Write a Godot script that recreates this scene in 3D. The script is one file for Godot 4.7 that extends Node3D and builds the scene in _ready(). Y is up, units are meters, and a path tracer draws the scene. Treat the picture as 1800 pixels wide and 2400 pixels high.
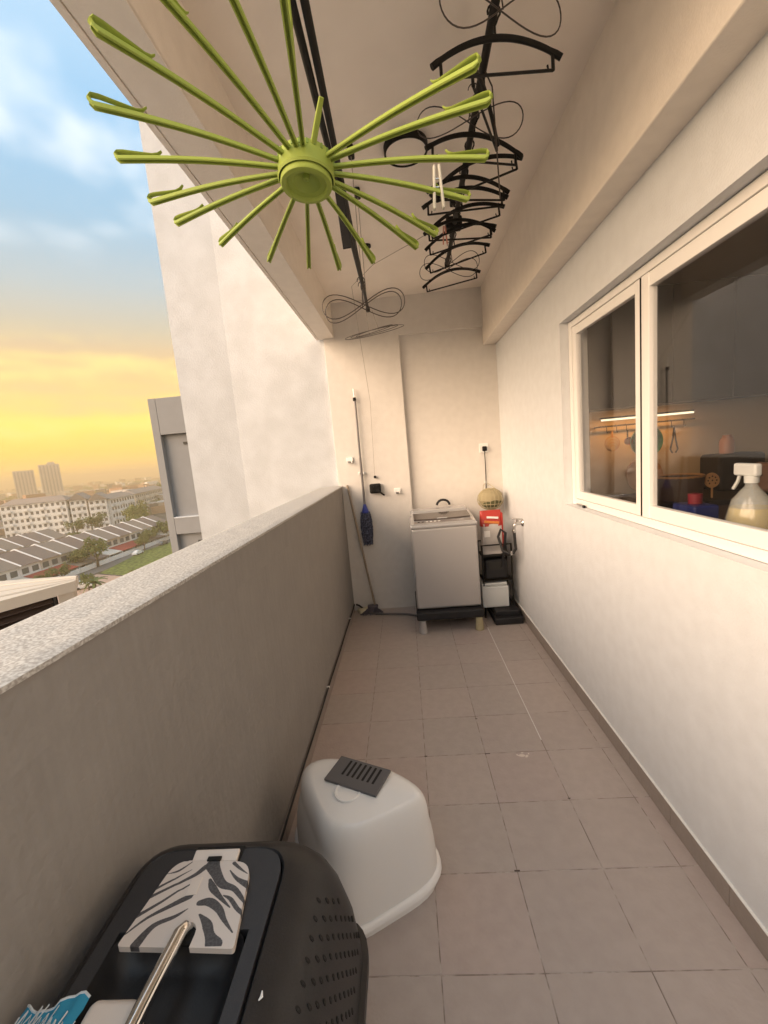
extends Node3D

# ---------------------------------------------------------------- mesh builder
class Geo:
	var t := PackedVector3Array()
	func tri(a: Vector3, b: Vector3, c: Vector3) -> void:
		t.append(a); t.append(b); t.append(c)
	func quad(a: Vector3, b: Vector3, c: Vector3, d: Vector3) -> void:
		tri(a, b, c); tri(a, c, d)
	func box(c: Vector3, s: Vector3, b := Basis.IDENTITY) -> Geo:
		var h := s * 0.5
		var p := []
		for i in 8:
			p.append(c + b * Vector3(h.x if i & 1 else -h.x, h.y if i & 2 else -h.y, h.z if i & 4 else -h.z))
		quad(p[0], p[2], p[3], p[1]); quad(p[4], p[5], p[7], p[6])
		quad(p[0], p[4], p[6], p[2]); quad(p[1], p[3], p[7], p[5])
		quad(p[0], p[1], p[5], p[4]); quad(p[2], p[6], p[7], p[3])
		return self
	func span(a: Vector3, b: Vector3) -> Geo:
		return box((a + b) * 0.5, (b - a).abs())
	# rings: Array of PackedVector3Array with equal counts
	func grid(rings: Array, closed := true, cap_a := false, cap_b := false) -> Geo:
		var m: int = rings[0].size()
		for i in rings.size() - 1:
			var a: PackedVector3Array = rings[i]
			var b: PackedVector3Array = rings[i + 1]
			for j in (m if closed else m - 1):
				var k := (j + 1) % m
				quad(a[j], a[k], b[k], b[j])
		if cap_a: fan(rings[0], true)
		if cap_b: fan(rings[-1], false)
		return self
	func fan(r: PackedVector3Array, flip: bool) -> void:
		var c := Vector3.ZERO
		for p in r: c += p
		c /= r.size()
		for j in r.size():
			var k := (j + 1) % r.size()
			if flip: tri(c, r[k], r[j])
			else: tri(c, r[j], r[k])
	func tube(path: PackedVector3Array, r, n := 6, closed := false, flat := 1.0, up := Vector3.UP) -> Geo:
		var rings := []
		var cnt := path.size()
		var side := Vector3.ZERO
		for i in cnt:
			var a := path[(i - 1 + cnt) % cnt] if (closed or i > 0) else path[i]
			var b := path[(i + 1) % cnt] if (closed or i < cnt - 1) else path[i]
			var d := (b - a).normalized()
			if i == 0:
				side = d.cross(up)
				if side.length() < 0.05: side = d.cross(Vector3.RIGHT)
				if side.length() < 0.05: side = d.cross(Vector3.FORWARD)
			side = (side - d * side.dot(d)).normalized()
			var v := side.cross(d).normalized()
			var rad: float = r[i] if r is Array else r
			var ring := PackedVector3Array()
			for j in n:
				var an := TAU * j / n
				ring.append(path[i] + side * cos(an) * rad + v * sin(an) * rad * flat)
			rings.append(ring)
		if closed:
			rings.append(rings[0])
			return grid(rings)
		return grid(rings, true, true, true)
	func lathe(prof: Array, n: int, xf := Transform3D.IDENTITY, cap_a := false, cap_b := false) -> Geo:
		var rings := []
		for p in prof:
			var ring := PackedVector3Array()
			for j in n:
				var an := -TAU * j / n
				ring.append(xf * Vector3(cos(an) * p.x, p.y, sin(an) * p.x))
			rings.append(ring)
		return grid(rings, true, cap_a, cap_b)
	func prism(poly: PackedVector2Array, y0: float, y1: float, xf := Transform3D.IDENTITY) -> Geo:
		var idx := Geometry2D.triangulate_polygon(poly)
		for i in range(0, idx.size(), 3):
			var a := poly[idx[i]]
			var b := poly[idx[i + 1]]
			var c := poly[idx[i + 2]]
			if (b - a).cross(c - a) > 0:
				var s := b
				b = c
				c = s
			tri(xf * Vector3(a.x, y1, a.y), xf * Vector3(b.x, y1, b.y), xf * Vector3(c.x, y1, c.y))
			tri(xf * Vector3(a.x, y0, a.y), xf * Vector3(c.x, y0, c.y), xf * Vector3(b.x, y0, b.y))
		var n := poly.size()
		var cw := Geometry2D.is_polygon_clockwise(poly)
		for i in n:
			var a := poly[i]
			var b := poly[(i + 1) % n]
			if cw: quad(xf * Vector3(a.x, y0, a.y), xf * Vector3(b.x, y0, b.y), xf * Vector3(b.x, y1, b.y), xf * Vector3(a.x, y1, a.y))
			else: quad(xf * Vector3(b.x, y0, b.y), xf * Vector3(a.x, y0, a.y), xf * Vector3(a.x, y1, a.y), xf * Vector3(b.x, y1, b.y))
		return self
	func rbox(c: Vector3, s: Vector3, r: float, seg := 2, b := Basis.IDENTITY) -> Geo:
		var h := s * 0.5
		r = minf(r, minf(h.x, minf(h.y, h.z)) * 0.98)
		for ax in 3:
			var u := (ax + 1) % 3
			var v := (ax + 2) % 3
			var gu := _lines(h[u], r, seg)
			var gv := _lines(h[v], r, seg)
			for sg in [-1.0, 1.0]:
				for i in gu.size() - 1:
					for j in gv.size() - 1:
						var q := []
						for o in [[0, 0], [1, 0], [1, 1], [0, 1]]:
							var p := Vector3.ZERO
							p[ax] = h[ax] * sg
							p[u] = gu[i + o[0]]
							p[v] = gv[j + o[1]]
							var inn := p.clamp(-(h - Vector3.ONE * r), h - Vector3.ONE * r)
							q.append(c + b * (inn + (p - inn).normalized() * r))
						if sg > 0: quad(q[0], q[1], q[2], q[3])
						else: quad(q[0], q[3], q[2], q[1])
		return self
	func _lines(h: float, r: float, seg: int) -> Array:
		var o := []
		for i in seg: o.append(-h + r - r * tan(PI / 4 * (1.0 - float(i) / seg)))
		o.append(-h + r)
		var m := o.duplicate()
		m.reverse()
		for x in m: o.append(-x)
		return o
	func add(g: Geo, xf: Transform3D) -> Geo:
		for p in g.t: t.append(xf * p)
		return self
	func mesh(crease := 38.0, uvf = null) -> ArrayMesh:
		var nf := t.size() / 3
		var fn := PackedVector3Array()
		fn.resize(nf)
		for i in nf: fn[i] = (t[3 * i + 1] - t[3 * i]).cross(t[3 * i + 2] - t[3 * i])
		var nn := PackedVector3Array()
		nn.resize(nf * 3)
		if crease <= 0.0:
			for i in nf:
				var w := fn[i].normalized()
				nn[3 * i] = w; nn[3 * i + 1] = w; nn[3 * i + 2] = w
		else:
			var at := {}
			for i in nf * 3:
				var k := Vector3i((t[i] * 20000.0).round())
				if at.has(k): at[k].append(i / 3)
				else: at[k] = [i / 3]
			var cc := cos(deg_to_rad(crease))
			var un := PackedVector3Array()
			un.resize(nf)
			for i in nf: un[i] = fn[i].normalized()
			for i in nf * 3:
				var f := i / 3
				var s := Vector3.ZERO
				for g in at[Vector3i((t[i] * 20000.0).round())]:
					if un[g].dot(un[f]) > cc: s += fn[g]
				nn[i] = s.normalized() if s.length() > 1e-14 else Vector3.UP
		var vv := PackedVector3Array()
		vv.resize(nf * 3)
		var n2 := PackedVector3Array()
		n2.resize(nf * 3)
		var uv := PackedVector2Array()
		for i in nf:
			var o := [3 * i, 3 * i + 2, 3 * i + 1]
			for j in 3:
				vv[3 * i + j] = t[o[j]]
				n2[3 * i + j] = nn[o[j]]
				if uvf != null: uv.append(uvf.call(t[o[j]]))
		var arr := []
		arr.resize(Mesh.ARRAY_MAX)
		arr[Mesh.ARRAY_VERTEX] = vv
		arr[Mesh.ARRAY_NORMAL] = n2
		if uvf != null: arr[Mesh.ARRAY_TEX_UV] = uv
		var m := ArrayMesh.new()
		m.add_surface_from_arrays(Mesh.PRIMITIVE_TRIANGLES, arr)
		return m

# ---------------------------------------------------------------- nodes
var used := {}
var unit_box: ArrayMesh
var M := {}
var rng := RandomNumberGenerator.new()

func numbered(called: String) -> String:
	if not used.has(called):
		used[called] = 0
		return called
	used[called] += 1
	return "%s_%03d" % [called, used[called]]

func tag(o: Node, label := "", category := "", group := "", kind := "") -> Node:
	if label: o.set_meta("label", label)
	if category: o.set_meta("category", category)
	if group: o.set_meta("group", group)
	if kind: o.set_meta("kind", kind)
	return o

func thing(called: String, label: String, category: String, at := Vector3.ZERO, group := "", turn := 0.0) -> Node3D:
	var o := Node3D.new()
	o.name = numbered(called)
	add_child(o)
	o.position = at
	o.rotation.y = turn
	tag(o, label, category, group)
	return o

func put(parent: Node, called: String, me: Mesh, m: Material, xf := Transform3D.IDENTITY) -> MeshInstance3D:
	var o := MeshInstance3D.new()
	o.name = called
	o.mesh = me
	o.material_override = m
	o.transform = xf
	parent.add_child(o, true)
	return o

func top(called: String, me: Mesh, m: Material, label: String, category: String, at := Vector3.ZERO, group := "") -> MeshInstance3D:
	var o := put(self, numbered(called), me, m, Transform3D(Basis.IDENTITY, at))
	tag(o, label, category, group)
	return o

func slab(parent: Node, called: String, a: Vector3, b: Vector3, m: Material) -> MeshInstance3D:
	# a plain block between two corners, from the shared unit box
	return put(parent, called, unit_box, m, Transform3D(Basis.from_scale((b - a).abs()), (a + b) * 0.5))

func copy(o: Node3D) -> Node3D:
	var c: Node3D = o.duplicate()
	c.name = numbered(String(o.name))
	add_child(c)
	return c

# ---------------------------------------------------------------- materials
func lin(r: float, g: float, b: float) -> Color:
	return Color(r, g, b).linear_to_srgb()

func mat(called: String, c: Color, rough := 0.8, metal := 0.0) -> StandardMaterial3D:
	var m := StandardMaterial3D.new()
	m.resource_name = called
	m.albedo_color = c
	m.roughness = rough
	m.metallic = metal
	M[called] = m
	return m

func noise_tex(seed_: int, freq: float, lo: Color, hi: Color, size := 512, oct := 5, kind := FastNoiseLite.TYPE_SIMPLEX_SMOOTH, gain := 1.0) -> ImageTexture:
	var f := FastNoiseLite.new()
	f.seed = seed_
	f.noise_type = kind
	f.frequency = freq
	f.fractal_octaves = oct
	var im := f.get_seamless_image(size, size)
	im.convert(Image.FORMAT_RGB8)
	for y in size:
		for x in size:
			var v := clampf((im.get_pixel(x, y).r - 0.5) * gain + 0.5, 0.0, 1.0)
			im.set_pixel(x, y, lo.lerp(hi, v))
	im.generate_mipmaps()
	return ImageTexture.create_from_image(im)

func normal_tex(seed_: int, freq: float, strength: float, size := 512, oct := 4, kind := FastNoiseLite.TYPE_SIMPLEX_SMOOTH) -> ImageTexture:
	var f := FastNoiseLite.new()
	f.seed = seed_
	f.noise_type = kind
	f.frequency = freq
	f.fractal_octaves = oct
	var im := f.get_seamless_image(size, size)
	im.convert(Image.FORMAT_RGBA8)
	im.bump_map_to_normal_map(strength)
	im.generate_mipmaps()
	return ImageTexture.create_from_image(im)

func surfaced(m: StandardMaterial3D, col: Texture2D, nrm: Texture2D, scale := 1.0, nscale := 1.0) -> StandardMaterial3D:
	m.uv1_triplanar = true
	m.uv1_world_triplanar = true
	m.uv1_scale = Vector3.ONE * scale
	if col: m.albedo_texture = col
	if nrm:
		m.normal_enabled = true
		m.normal_texture = nrm
		m.normal_scale = nscale
	return m

func make_materials() -> void:
	var mottled := noise_tex(3, 0.012, Color(0.97, 0.968, 0.967), Color(1, 1, 1), 512, 6, FastNoiseLite.TYPE_SIMPLEX_SMOOTH, 1.2)
	var plaster_n := normal_tex(5, 0.06, 3.0, 512, 4)
	var roller_n := normal_tex(7, 0.12, 3.0, 512, 3)
	var fine_n := normal_tex(6, 0.15, 2.0, 256, 3)
	surfaced(mat("plaster", lin(0.71, 0.675, 0.635), 0.85), mottled, roller_n, 1.6, 0.22)
	surfaced(mat("plaster_cool_lit", lin(0.66, 0.675, 0.695), 0.85), mottled, roller_n, 1.6, 0.22)  # same plaster; the cool skylight on the window wall is tinted into its colour
	surfaced(mat("ceiling_paint", lin(0.88, 0.81, 0.735), 0.9), mottled, plaster_n, 0.6, 0.05)
	surfaced(mat("beam_paint", lin(0.84, 0.77, 0.69), 0.85), mottled, roller_n, 1.6, 0.18)
	# parapet: vertical brush streaks in the paint
	var st := Image.create(512, 512, false, Image.FORMAT_RGB8)
	var fs := FastNoiseLite.new()
	fs.seed = 12
	fs.frequency = 0.09
	fs.fractal_octaves = 4
	for y in 512:
		for x in 512:
			var v := fs.get_noise_2d(x, y * 0.06) * 0.5 + fs.get_noise_2d(x * 0.12 + 900, y * 0.12) * 0.5
			var k := clampf(0.965 + v * 0.05, 0.85, 1.0)
			st.set_pixel(x, y, Color(k, k * 0.995, k * 0.99))
	st.generate_mipmaps()
	surfaced(mat("parapet_paint", lin(0.30, 0.285, 0.27), 0.85), ImageTexture.create_from_image(st), plaster_n, 0.9, 0.25)
	# stone-chip coping
	var chip := noise_tex(21, 0.05, Color(0.80, 0.785, 0.77), Color(1, 1, 0.99), 512, 3, FastNoiseLite.TYPE_SIMPLEX_SMOOTH, 2.2)
	surfaced(mat("chip_render", lin(0.60, 0.59, 0.575), 0.95), chip, normal_tex(22, 0.05, 4.0, 512, 3), 3.8, 0.22)
	surfaced(mat("tower_paint", lin(0.57, 0.59, 0.62), 0.9), noise_tex(31, 0.008, Color(0.955, 0.953, 0.95), Color(1, 1, 1), 512, 6, FastNoiseLite.TYPE_SIMPLEX_SMOOTH, 1.6), roller_n, 0.8, 0.25)
	surfaced(mat("grey_render", lin(0.27, 0.27, 0.275), 0.9), mottled, null, 0.2)
	var dust := noise_tex(41, 0.02, Color(0.972, 0.968, 0.965), Color(1, 1, 1), 512, 6, FastNoiseLite.TYPE_SIMPLEX_SMOOTH, 1.5)
	var cols := [[0.450, 0.382, 0.345], [0.446, 0.378, 0.342], [0.458, 0.378, 0.342], [0.440, 0.378, 0.342], [0.462, 0.392, 0.354]]
	for i in 5:
		surfaced(mat("tile_%d" % i, lin(cols[i][0], cols[i][1], cols[i][2]), 0.55), dust, fine_n, 1.3 + 0.1 * i, 0.15)
	surfaced(mat("skirting", lin(0.30, 0.255, 0.225), 0.5), dust, fine_n, 1.1, 0.15)
	surfaced(mat("grout", lin(0.46, 0.405, 0.365), 0.95), noise_tex(45, 0.03, Color(0.74, 0.71, 0.69), Color(1, 1, 1), 256, 5, FastNoiseLite.TYPE_SIMPLEX_SMOOTH, 2.2), null, 2.0)
	mat("white_grout", lin(0.78, 0.77, 0.74), 0.9)
	mat("green_plastic", lin(0.30, 0.375, 0.07), 0.5)
	M["green_plastic"].metallic_specular = 0.35
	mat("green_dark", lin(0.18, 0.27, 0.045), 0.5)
	mat("black_plastic", lin(0.010, 0.0095, 0.009), 0.5)
	M["black_plastic"].metallic_specular = 0.3
	mat("black_metal", lin(0.012, 0.011, 0.010), 0.5)
	M["black_metal"].metallic_specular = 0.3
	mat("wire", lin(0.03, 0.02, 0.016), 0.4)
	mat("rope", lin(0.30, 0.26, 0.22), 0.9)
	mat("white_plastic", lin(0.86, 0.85, 0.83), 0.35)
	mat("peg_white", lin(0.50, 0.48, 0.40), 0.5)
	mat("peg_pink", lin(0.6, 0.25, 0.18), 0.5)
	surfaced(mat("litter_white", lin(0.82, 0.81, 0.79), 0.25), null, null)
	mat("litter_grey", lin(0.105, 0.10, 0.103), 0.5)
	surfaced(mat("carrier_black", lin(0.017, 0.017, 0.019), 0.48), noise_tex(51, 0.02, Color(0.75, 0.75, 0.75), Color(1, 1, 1), 256, 4), normal_tex(52, 0.25, 2.0, 256, 2), 4.0, 0.12)
	surfaced(mat("carrier_panel", lin(0.030, 0.030, 0.033), 0.55), null, normal_tex(53, 0.25, 2.0, 256, 2), 4.0, 0.15)
	mat("slot_black", lin(0.004, 0.004, 0.004), 0.8)
	mat("chrome", lin(0.80, 0.79, 0.77), 0.12, 1.0)
	mat("cream_plastic", lin(0.70, 0.62, 0.55), 0.4)
	mat("washer_grey", lin(0.47, 0.45, 0.44), 0.30, 0.3)
	mat("washer_light", lin(0.52, 0.51, 0.505), 0.22, 0.4)
	mat("washer_lid", lin(0.07, 0.055, 0.05), 0.12)
	mat("washer_panel", lin(0.14, 0.12, 0.115), 0.3)
	mat("red_print", lin(0.42, 0.035, 0.025), 0.4)
	mat("bag_white", lin(0.55, 0.52, 0.50), 0.45)
	mat("bag_orange", lin(0.65, 0.22, 0.05), 0.4)
	mat("steel", lin(0.62, 0.60, 0.58), 0.25, 1.0)
	mat("straw", lin(0.42, 0.36, 0.22), 0.8)
	mat("olive", lin(0.10, 0.10, 0.045), 0.8)
	mat("duster_blue", lin(0.03, 0.05, 0.30), 0.5)
	surfaced(mat("duster_fluff", lin(0.24, 0.26, 0.37), 1.0), noise_tex(61, 0.03, Color(0.2, 0.2, 0.25), Color(1, 1, 1), 256, 3, FastNoiseLite.TYPE_CELLULAR, 2.5), null, 14.0)
	mat("grey_pole", lin(0.16, 0.15, 0.155), 0.35, 0.4)
	mat("wood_stick", lin(0.30, 0.24, 0.18), 0.6)
	mat("broom_purple", lin(0.10, 0.09, 0.11), 0.9)
	mat("pale_yellow", lin(0.62, 0.56, 0.40), 0.6)
	mat("frame_white", lin(0.78, 0.76, 0.74), 0.38)
	mat("cream_metal", lin(0.60, 0.54, 0.46), 0.5)
	mat("louvre_dark", lin(0.02, 0.018, 0.016), 0.5)
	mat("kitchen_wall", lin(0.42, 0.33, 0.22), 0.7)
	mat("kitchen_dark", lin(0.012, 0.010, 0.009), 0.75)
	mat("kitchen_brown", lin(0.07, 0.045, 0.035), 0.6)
	mat("kitchen_ceiling", lin(0.55, 0.53, 0.50), 0.9)
	mat("wood_warm", lin(0.38, 0.20, 0.08), 0.5)
	mat("green_pan", lin(0.02, 0.16, 0.07), 0.3)
	mat("salmon", lin(0.40, 0.19, 0.12), 0.5)
	mat("blue_box", lin(0.02, 0.03, 0.14), 0.4)
	mat("red_cap", lin(0.20, 0.02, 0.03), 0.4)
	mat("yellow_liquid", lin(0.50, 0.36, 0.02), 0.2)
	mat("pinkish", lin(0.28, 0.18, 0.15), 0.5)
	mat("clear_white", lin(0.60, 0.62, 0.62), 0.3)
	mat("black_rubber", lin(0.010, 0.010, 0.012), 0.6)
	mat("cloth_blue", lin(0.03, 0.26, 0.42), 0.9)
	mat("cloth_white", lin(0.62, 0.66, 0.68), 0.9)
	var pane := mat("pane", Color(0.1, 0.1, 0.1, 0.02), 0.02)
	pane.transparency = BaseMaterial3D.TRANSPARENCY_ALPHA
	pane.metallic_specular = 0.45
	var led := mat("led", Color(1, 0.86, 0.6), 0.5)
	led.emission_enabled = true
	led.emission = Color(1.0, 0.93, 0.78)
	led.emission_energy_multiplier = 0.2
	# city
	mat("city_ground", lin(0.20, 0.17, 0.14), 0.95)
	surfaced(M["city_ground"], noise_tex(71, 0.03, Color(0.5, 0.5, 0.45), Color(1, 1, 1), 512, 6, FastNoiseLite.TYPE_SIMPLEX_SMOOTH, 2.5), null, 0.012)
	surfaced(mat("lawn", lin(0.17, 0.21, 0.035), 0.95), noise_tex(72, 0.03, Color(0.6, 0.62, 0.5), Color(1, 1, 1), 256, 5, FastNoiseLite.TYPE_SIMPLEX_SMOOTH, 2.0), null, 0.08)
	mat("pink_paving", lin(0.42, 0.28, 0.21), 0.9)
	mat("door_wood", lin(0.22, 0.13, 0.08), 0.6)
	mat("asphalt", lin(0.13, 0.12, 0.115), 0.9)
	mat("flat_white", lin(0.76, 0.74, 0.72), 0.9)
	mat("flat_blue", lin(0.62, 0.70, 0.73), 0.9)
	mat("flat_cream", lin(0.60, 0.54, 0.46), 0.9)
	mat("flat_roof", lin(0.27, 0.22, 0.19), 0.95)
	mat("house_roof", lin(0.22, 0.165, 0.135), 0.95)
	mat("house_roof2", lin(0.25, 0.195, 0.155), 0.95)
	mat("house_roof3", lin(0.20, 0.145, 0.12), 0.95)
	mat("red_roof", lin(0.35, 0.06, 0.04), 0.9)
	mat("orange_roof", lin(0.45, 0.18, 0.08), 0.9)
	mat("window_dark", lin(0.13, 0.135, 0.145), 0.12)
	mat("far_tower", lin(0.52, 0.48, 0.46), 0.9)
	mat("trunk", lin(0.10, 0.075, 0.05), 0.95)
	for i in 4:
		var g: Array = [[0.09, 0.11, 0.025], [0.07, 0.095, 0.025], [0.11, 0.12, 0.03], [0.055, 0.08, 0.02]][i]
		var lm := mat("leaf_%d" % i, lin(g[0], g[1], g[2]), 0.8)
		lm.backlight_enabled = true
		lm.backlight = Color(0.3, 0.32, 0.1)

# ---------------------------------------------------------------- measured room (metres; camera stands at x = z = 0)
const XR := 0.921      # window wall
const XL := -0.609     # inner face of the parapet
const XO := -0.835     # outer face of the parapet
const ZB := -4.02      # end wall
const ZN := -4.075     # recess in the end wall
const ZF := 2.4        # low end wall behind the camera
const ZE := -0.46      # the slab overhead ends here; the rest of the balcony is open to the sky
const YC := 2.897      # ceiling
const YP := 1.25       # top of the parapet
const GROUND := -25.0

const FOG := true
const SUN_TO := Vector3(-0.78, 0.115, 0.48)
const SKY_GAIN := 0.166

func sky_stop(e: float) -> Color:
	var st := [[-90.0, 120, 95, 75], [-4.0, 190, 150, 105], [0.0, 250, 206, 120], [3.0, 254, 210, 102], [6.0, 255, 224, 112], [9.0, 242, 206, 136], [12.5, 218, 188, 144],
		[16.0, 196, 187, 166], [20.0, 178, 188, 190], [26.0, 154, 186, 208], [34.0, 146, 188, 220], [44.0, 184, 210, 230], [60.0, 205, 226, 244], [90.0, 205, 226, 246]]
	for i in st.size() - 1:
		if e <= st[i + 1][0]:
			var k: float = (e - st[i][0]) / (st[i + 1][0] - st[i][0])
			var a := Color8(st[i][1], st[i][2], st[i][3]).srgb_to_linear()
			var b := Color8(st[i + 1][1], st[i + 1][2], st[i + 1][3]).srgb_to_linear()
			return a.lerp(b, k)
	return Color8(205, 226, 246).srgb_to_linear()

func make_sky() -> Sky:
	var w := 1024
	var h := 512
	var im := Image.create(w, h, false, Image.FORMAT_RGBF)
	var n := FastNoiseLite.new()
	n.seed = 77
	n.frequency = 1.0
	n.fractal_octaves = 6
	n.fractal_gain = 0.55
	var sun_az := atan2(-0.66, 0.75)
	for y in h:
		var el := 90.0 - (y + 0.5) / h * 180.0
		var base := sky_stop(el)
		for x in w:
			var az := (float(x) + 0.5) / w * TAU       # 0 = straight ahead (-Z), positive to +X
			var dz := absf(wrapf(az - sun_az, -PI, PI))
			var c := base
			if el > -5.0:
				# away from the set sun the low sky turns from gold to a dull rose
				var low := clampf(1.0 - el / 22.0, 0.0, 1.0)
				var away := smoothstep(0.9, 2.4, dz)
				c = c.lerp(Color(0.46, 0.54, 0.70), low * away * 0.85)
			if el > 0.5:
				var er := deg_to_rad(el)
				var dist := 1.0 / (sin(er) + 0.12)
				var px := sin(az) * dist * cos(er)
				var pz := cos(az) * dist * cos(er)
				var v := n.get_noise_3d(px * 0.75 + 3.0, pz * 0.75 - 1.0, 0.0)
				var v2 := n.get_noise_3d(px * 0.33, pz * 0.33, 9.0)
				if el > 17.0:
					var cl := smoothstep(0.02, 0.42, v + v2 * 0.45 + 0.06) * smoothstep(17.0, 30.0, el)
					c = c.lerp(Color(0.90, 0.94, 0.96) * lerpf(1.0, 1.35, smoothstep(40.0, 70.0, el)), cl * 0.85)
				else:
					var band := smoothstep(2.5, 6.5, el) * (1.0 - smoothstep(12.0, 17.0, el))
					var s := n.get_noise_3d(az * 2.2 + 5.0, el * 0.30, 4.0) * 0.75 + n.get_noise_3d(az * 7.0, el * 0.75, 14.0) * 0.4
					c = c.lerp(Color(1.0, 0.80, 0.30), clampf(s * 2.2, 0, 1) * band * 0.75)
					c = c.lerp(Color(0.74, 0.52, 0.30), clampf(-s * 2.0, 0, 1) * band * 0.6)
			c.r *= SKY_GAIN; c.g *= SKY_GAIN; c.b *= SKY_GAIN
			im.set_pixel(x, y, c)
	var pm := PanoramaSkyMaterial.new()
	pm.panorama = ImageTexture.create_from_image(im)
	var s := Sky.new()
	s.sky_material = pm
	return s

func make_view() -> void:
	var cam := Camera3D.new()
	cam.name = "camera"
	cam.fov = 100.83
	cam.near = 0.02
	cam.far = 9000.0
	cam.position = Vector3(0, 1.5314, 0)
	cam.rotation = Vector3(-0.1399, 0.0571, -0.0907)
	add_child(cam)
	cam.current = true
	var e := Environment.new()
	e.background_mode = Environment.BG_SKY
	e.sky = make_sky()
	e.tonemap_mode = Environment.TONE_MAPPER_LINEAR
	e.tonemap_exposure = 8.2
	e.sdfgi_enabled = true
	e.ssao_enabled = true
	e.ssil_enabled = true
	e.fog_enabled = FOG
	e.fog_density = 0.0010
	e.fog_light_color = Color(1.0, 0.89, 0.70)
	var we := WorldEnvironment.new()
	we.name = "daylight"
	we.environment = e
	add_child(we)
	var sun := DirectionalLight3D.new()
	sun.name = "sun"
	sun.light_color = Color(1.0, 0.87, 0.735)
	sun.light_energy = 0.46
	sun.light_angular_distance = 72.0
	sun.shadow_enabled = true
	add_child(sun)
	sun.look_at_from_position(SUN_TO.normalized() * 10.0, Vector3.ZERO, Vector3.UP)

# ---------------------------------------------------------------- the balcony itself
func wall_with_hole(g: Geo, x0: float, x1: float, y0: float, y1: float, z0: float, z1: float, hy0: float, hy1: float, hz0: float, hz1: float) -> void:
	g.span(Vector3(x0, y0, z0), Vector3(x1, y1, hz0))
	g.span(Vector3(x0, y0, hz1), Vector3(x1, y1, z1))
	g.span(Vector3(x0, y0, hz0), Vector3(x1, hy0, hz1))
	g.span(Vector3(x0, hy1, hz0), Vector3(x1, y1, hz1))

const WZ0 := -2.514
const WZ1 := -0.35
const WY0 := 1.132
const WY1 := 2.147

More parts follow.
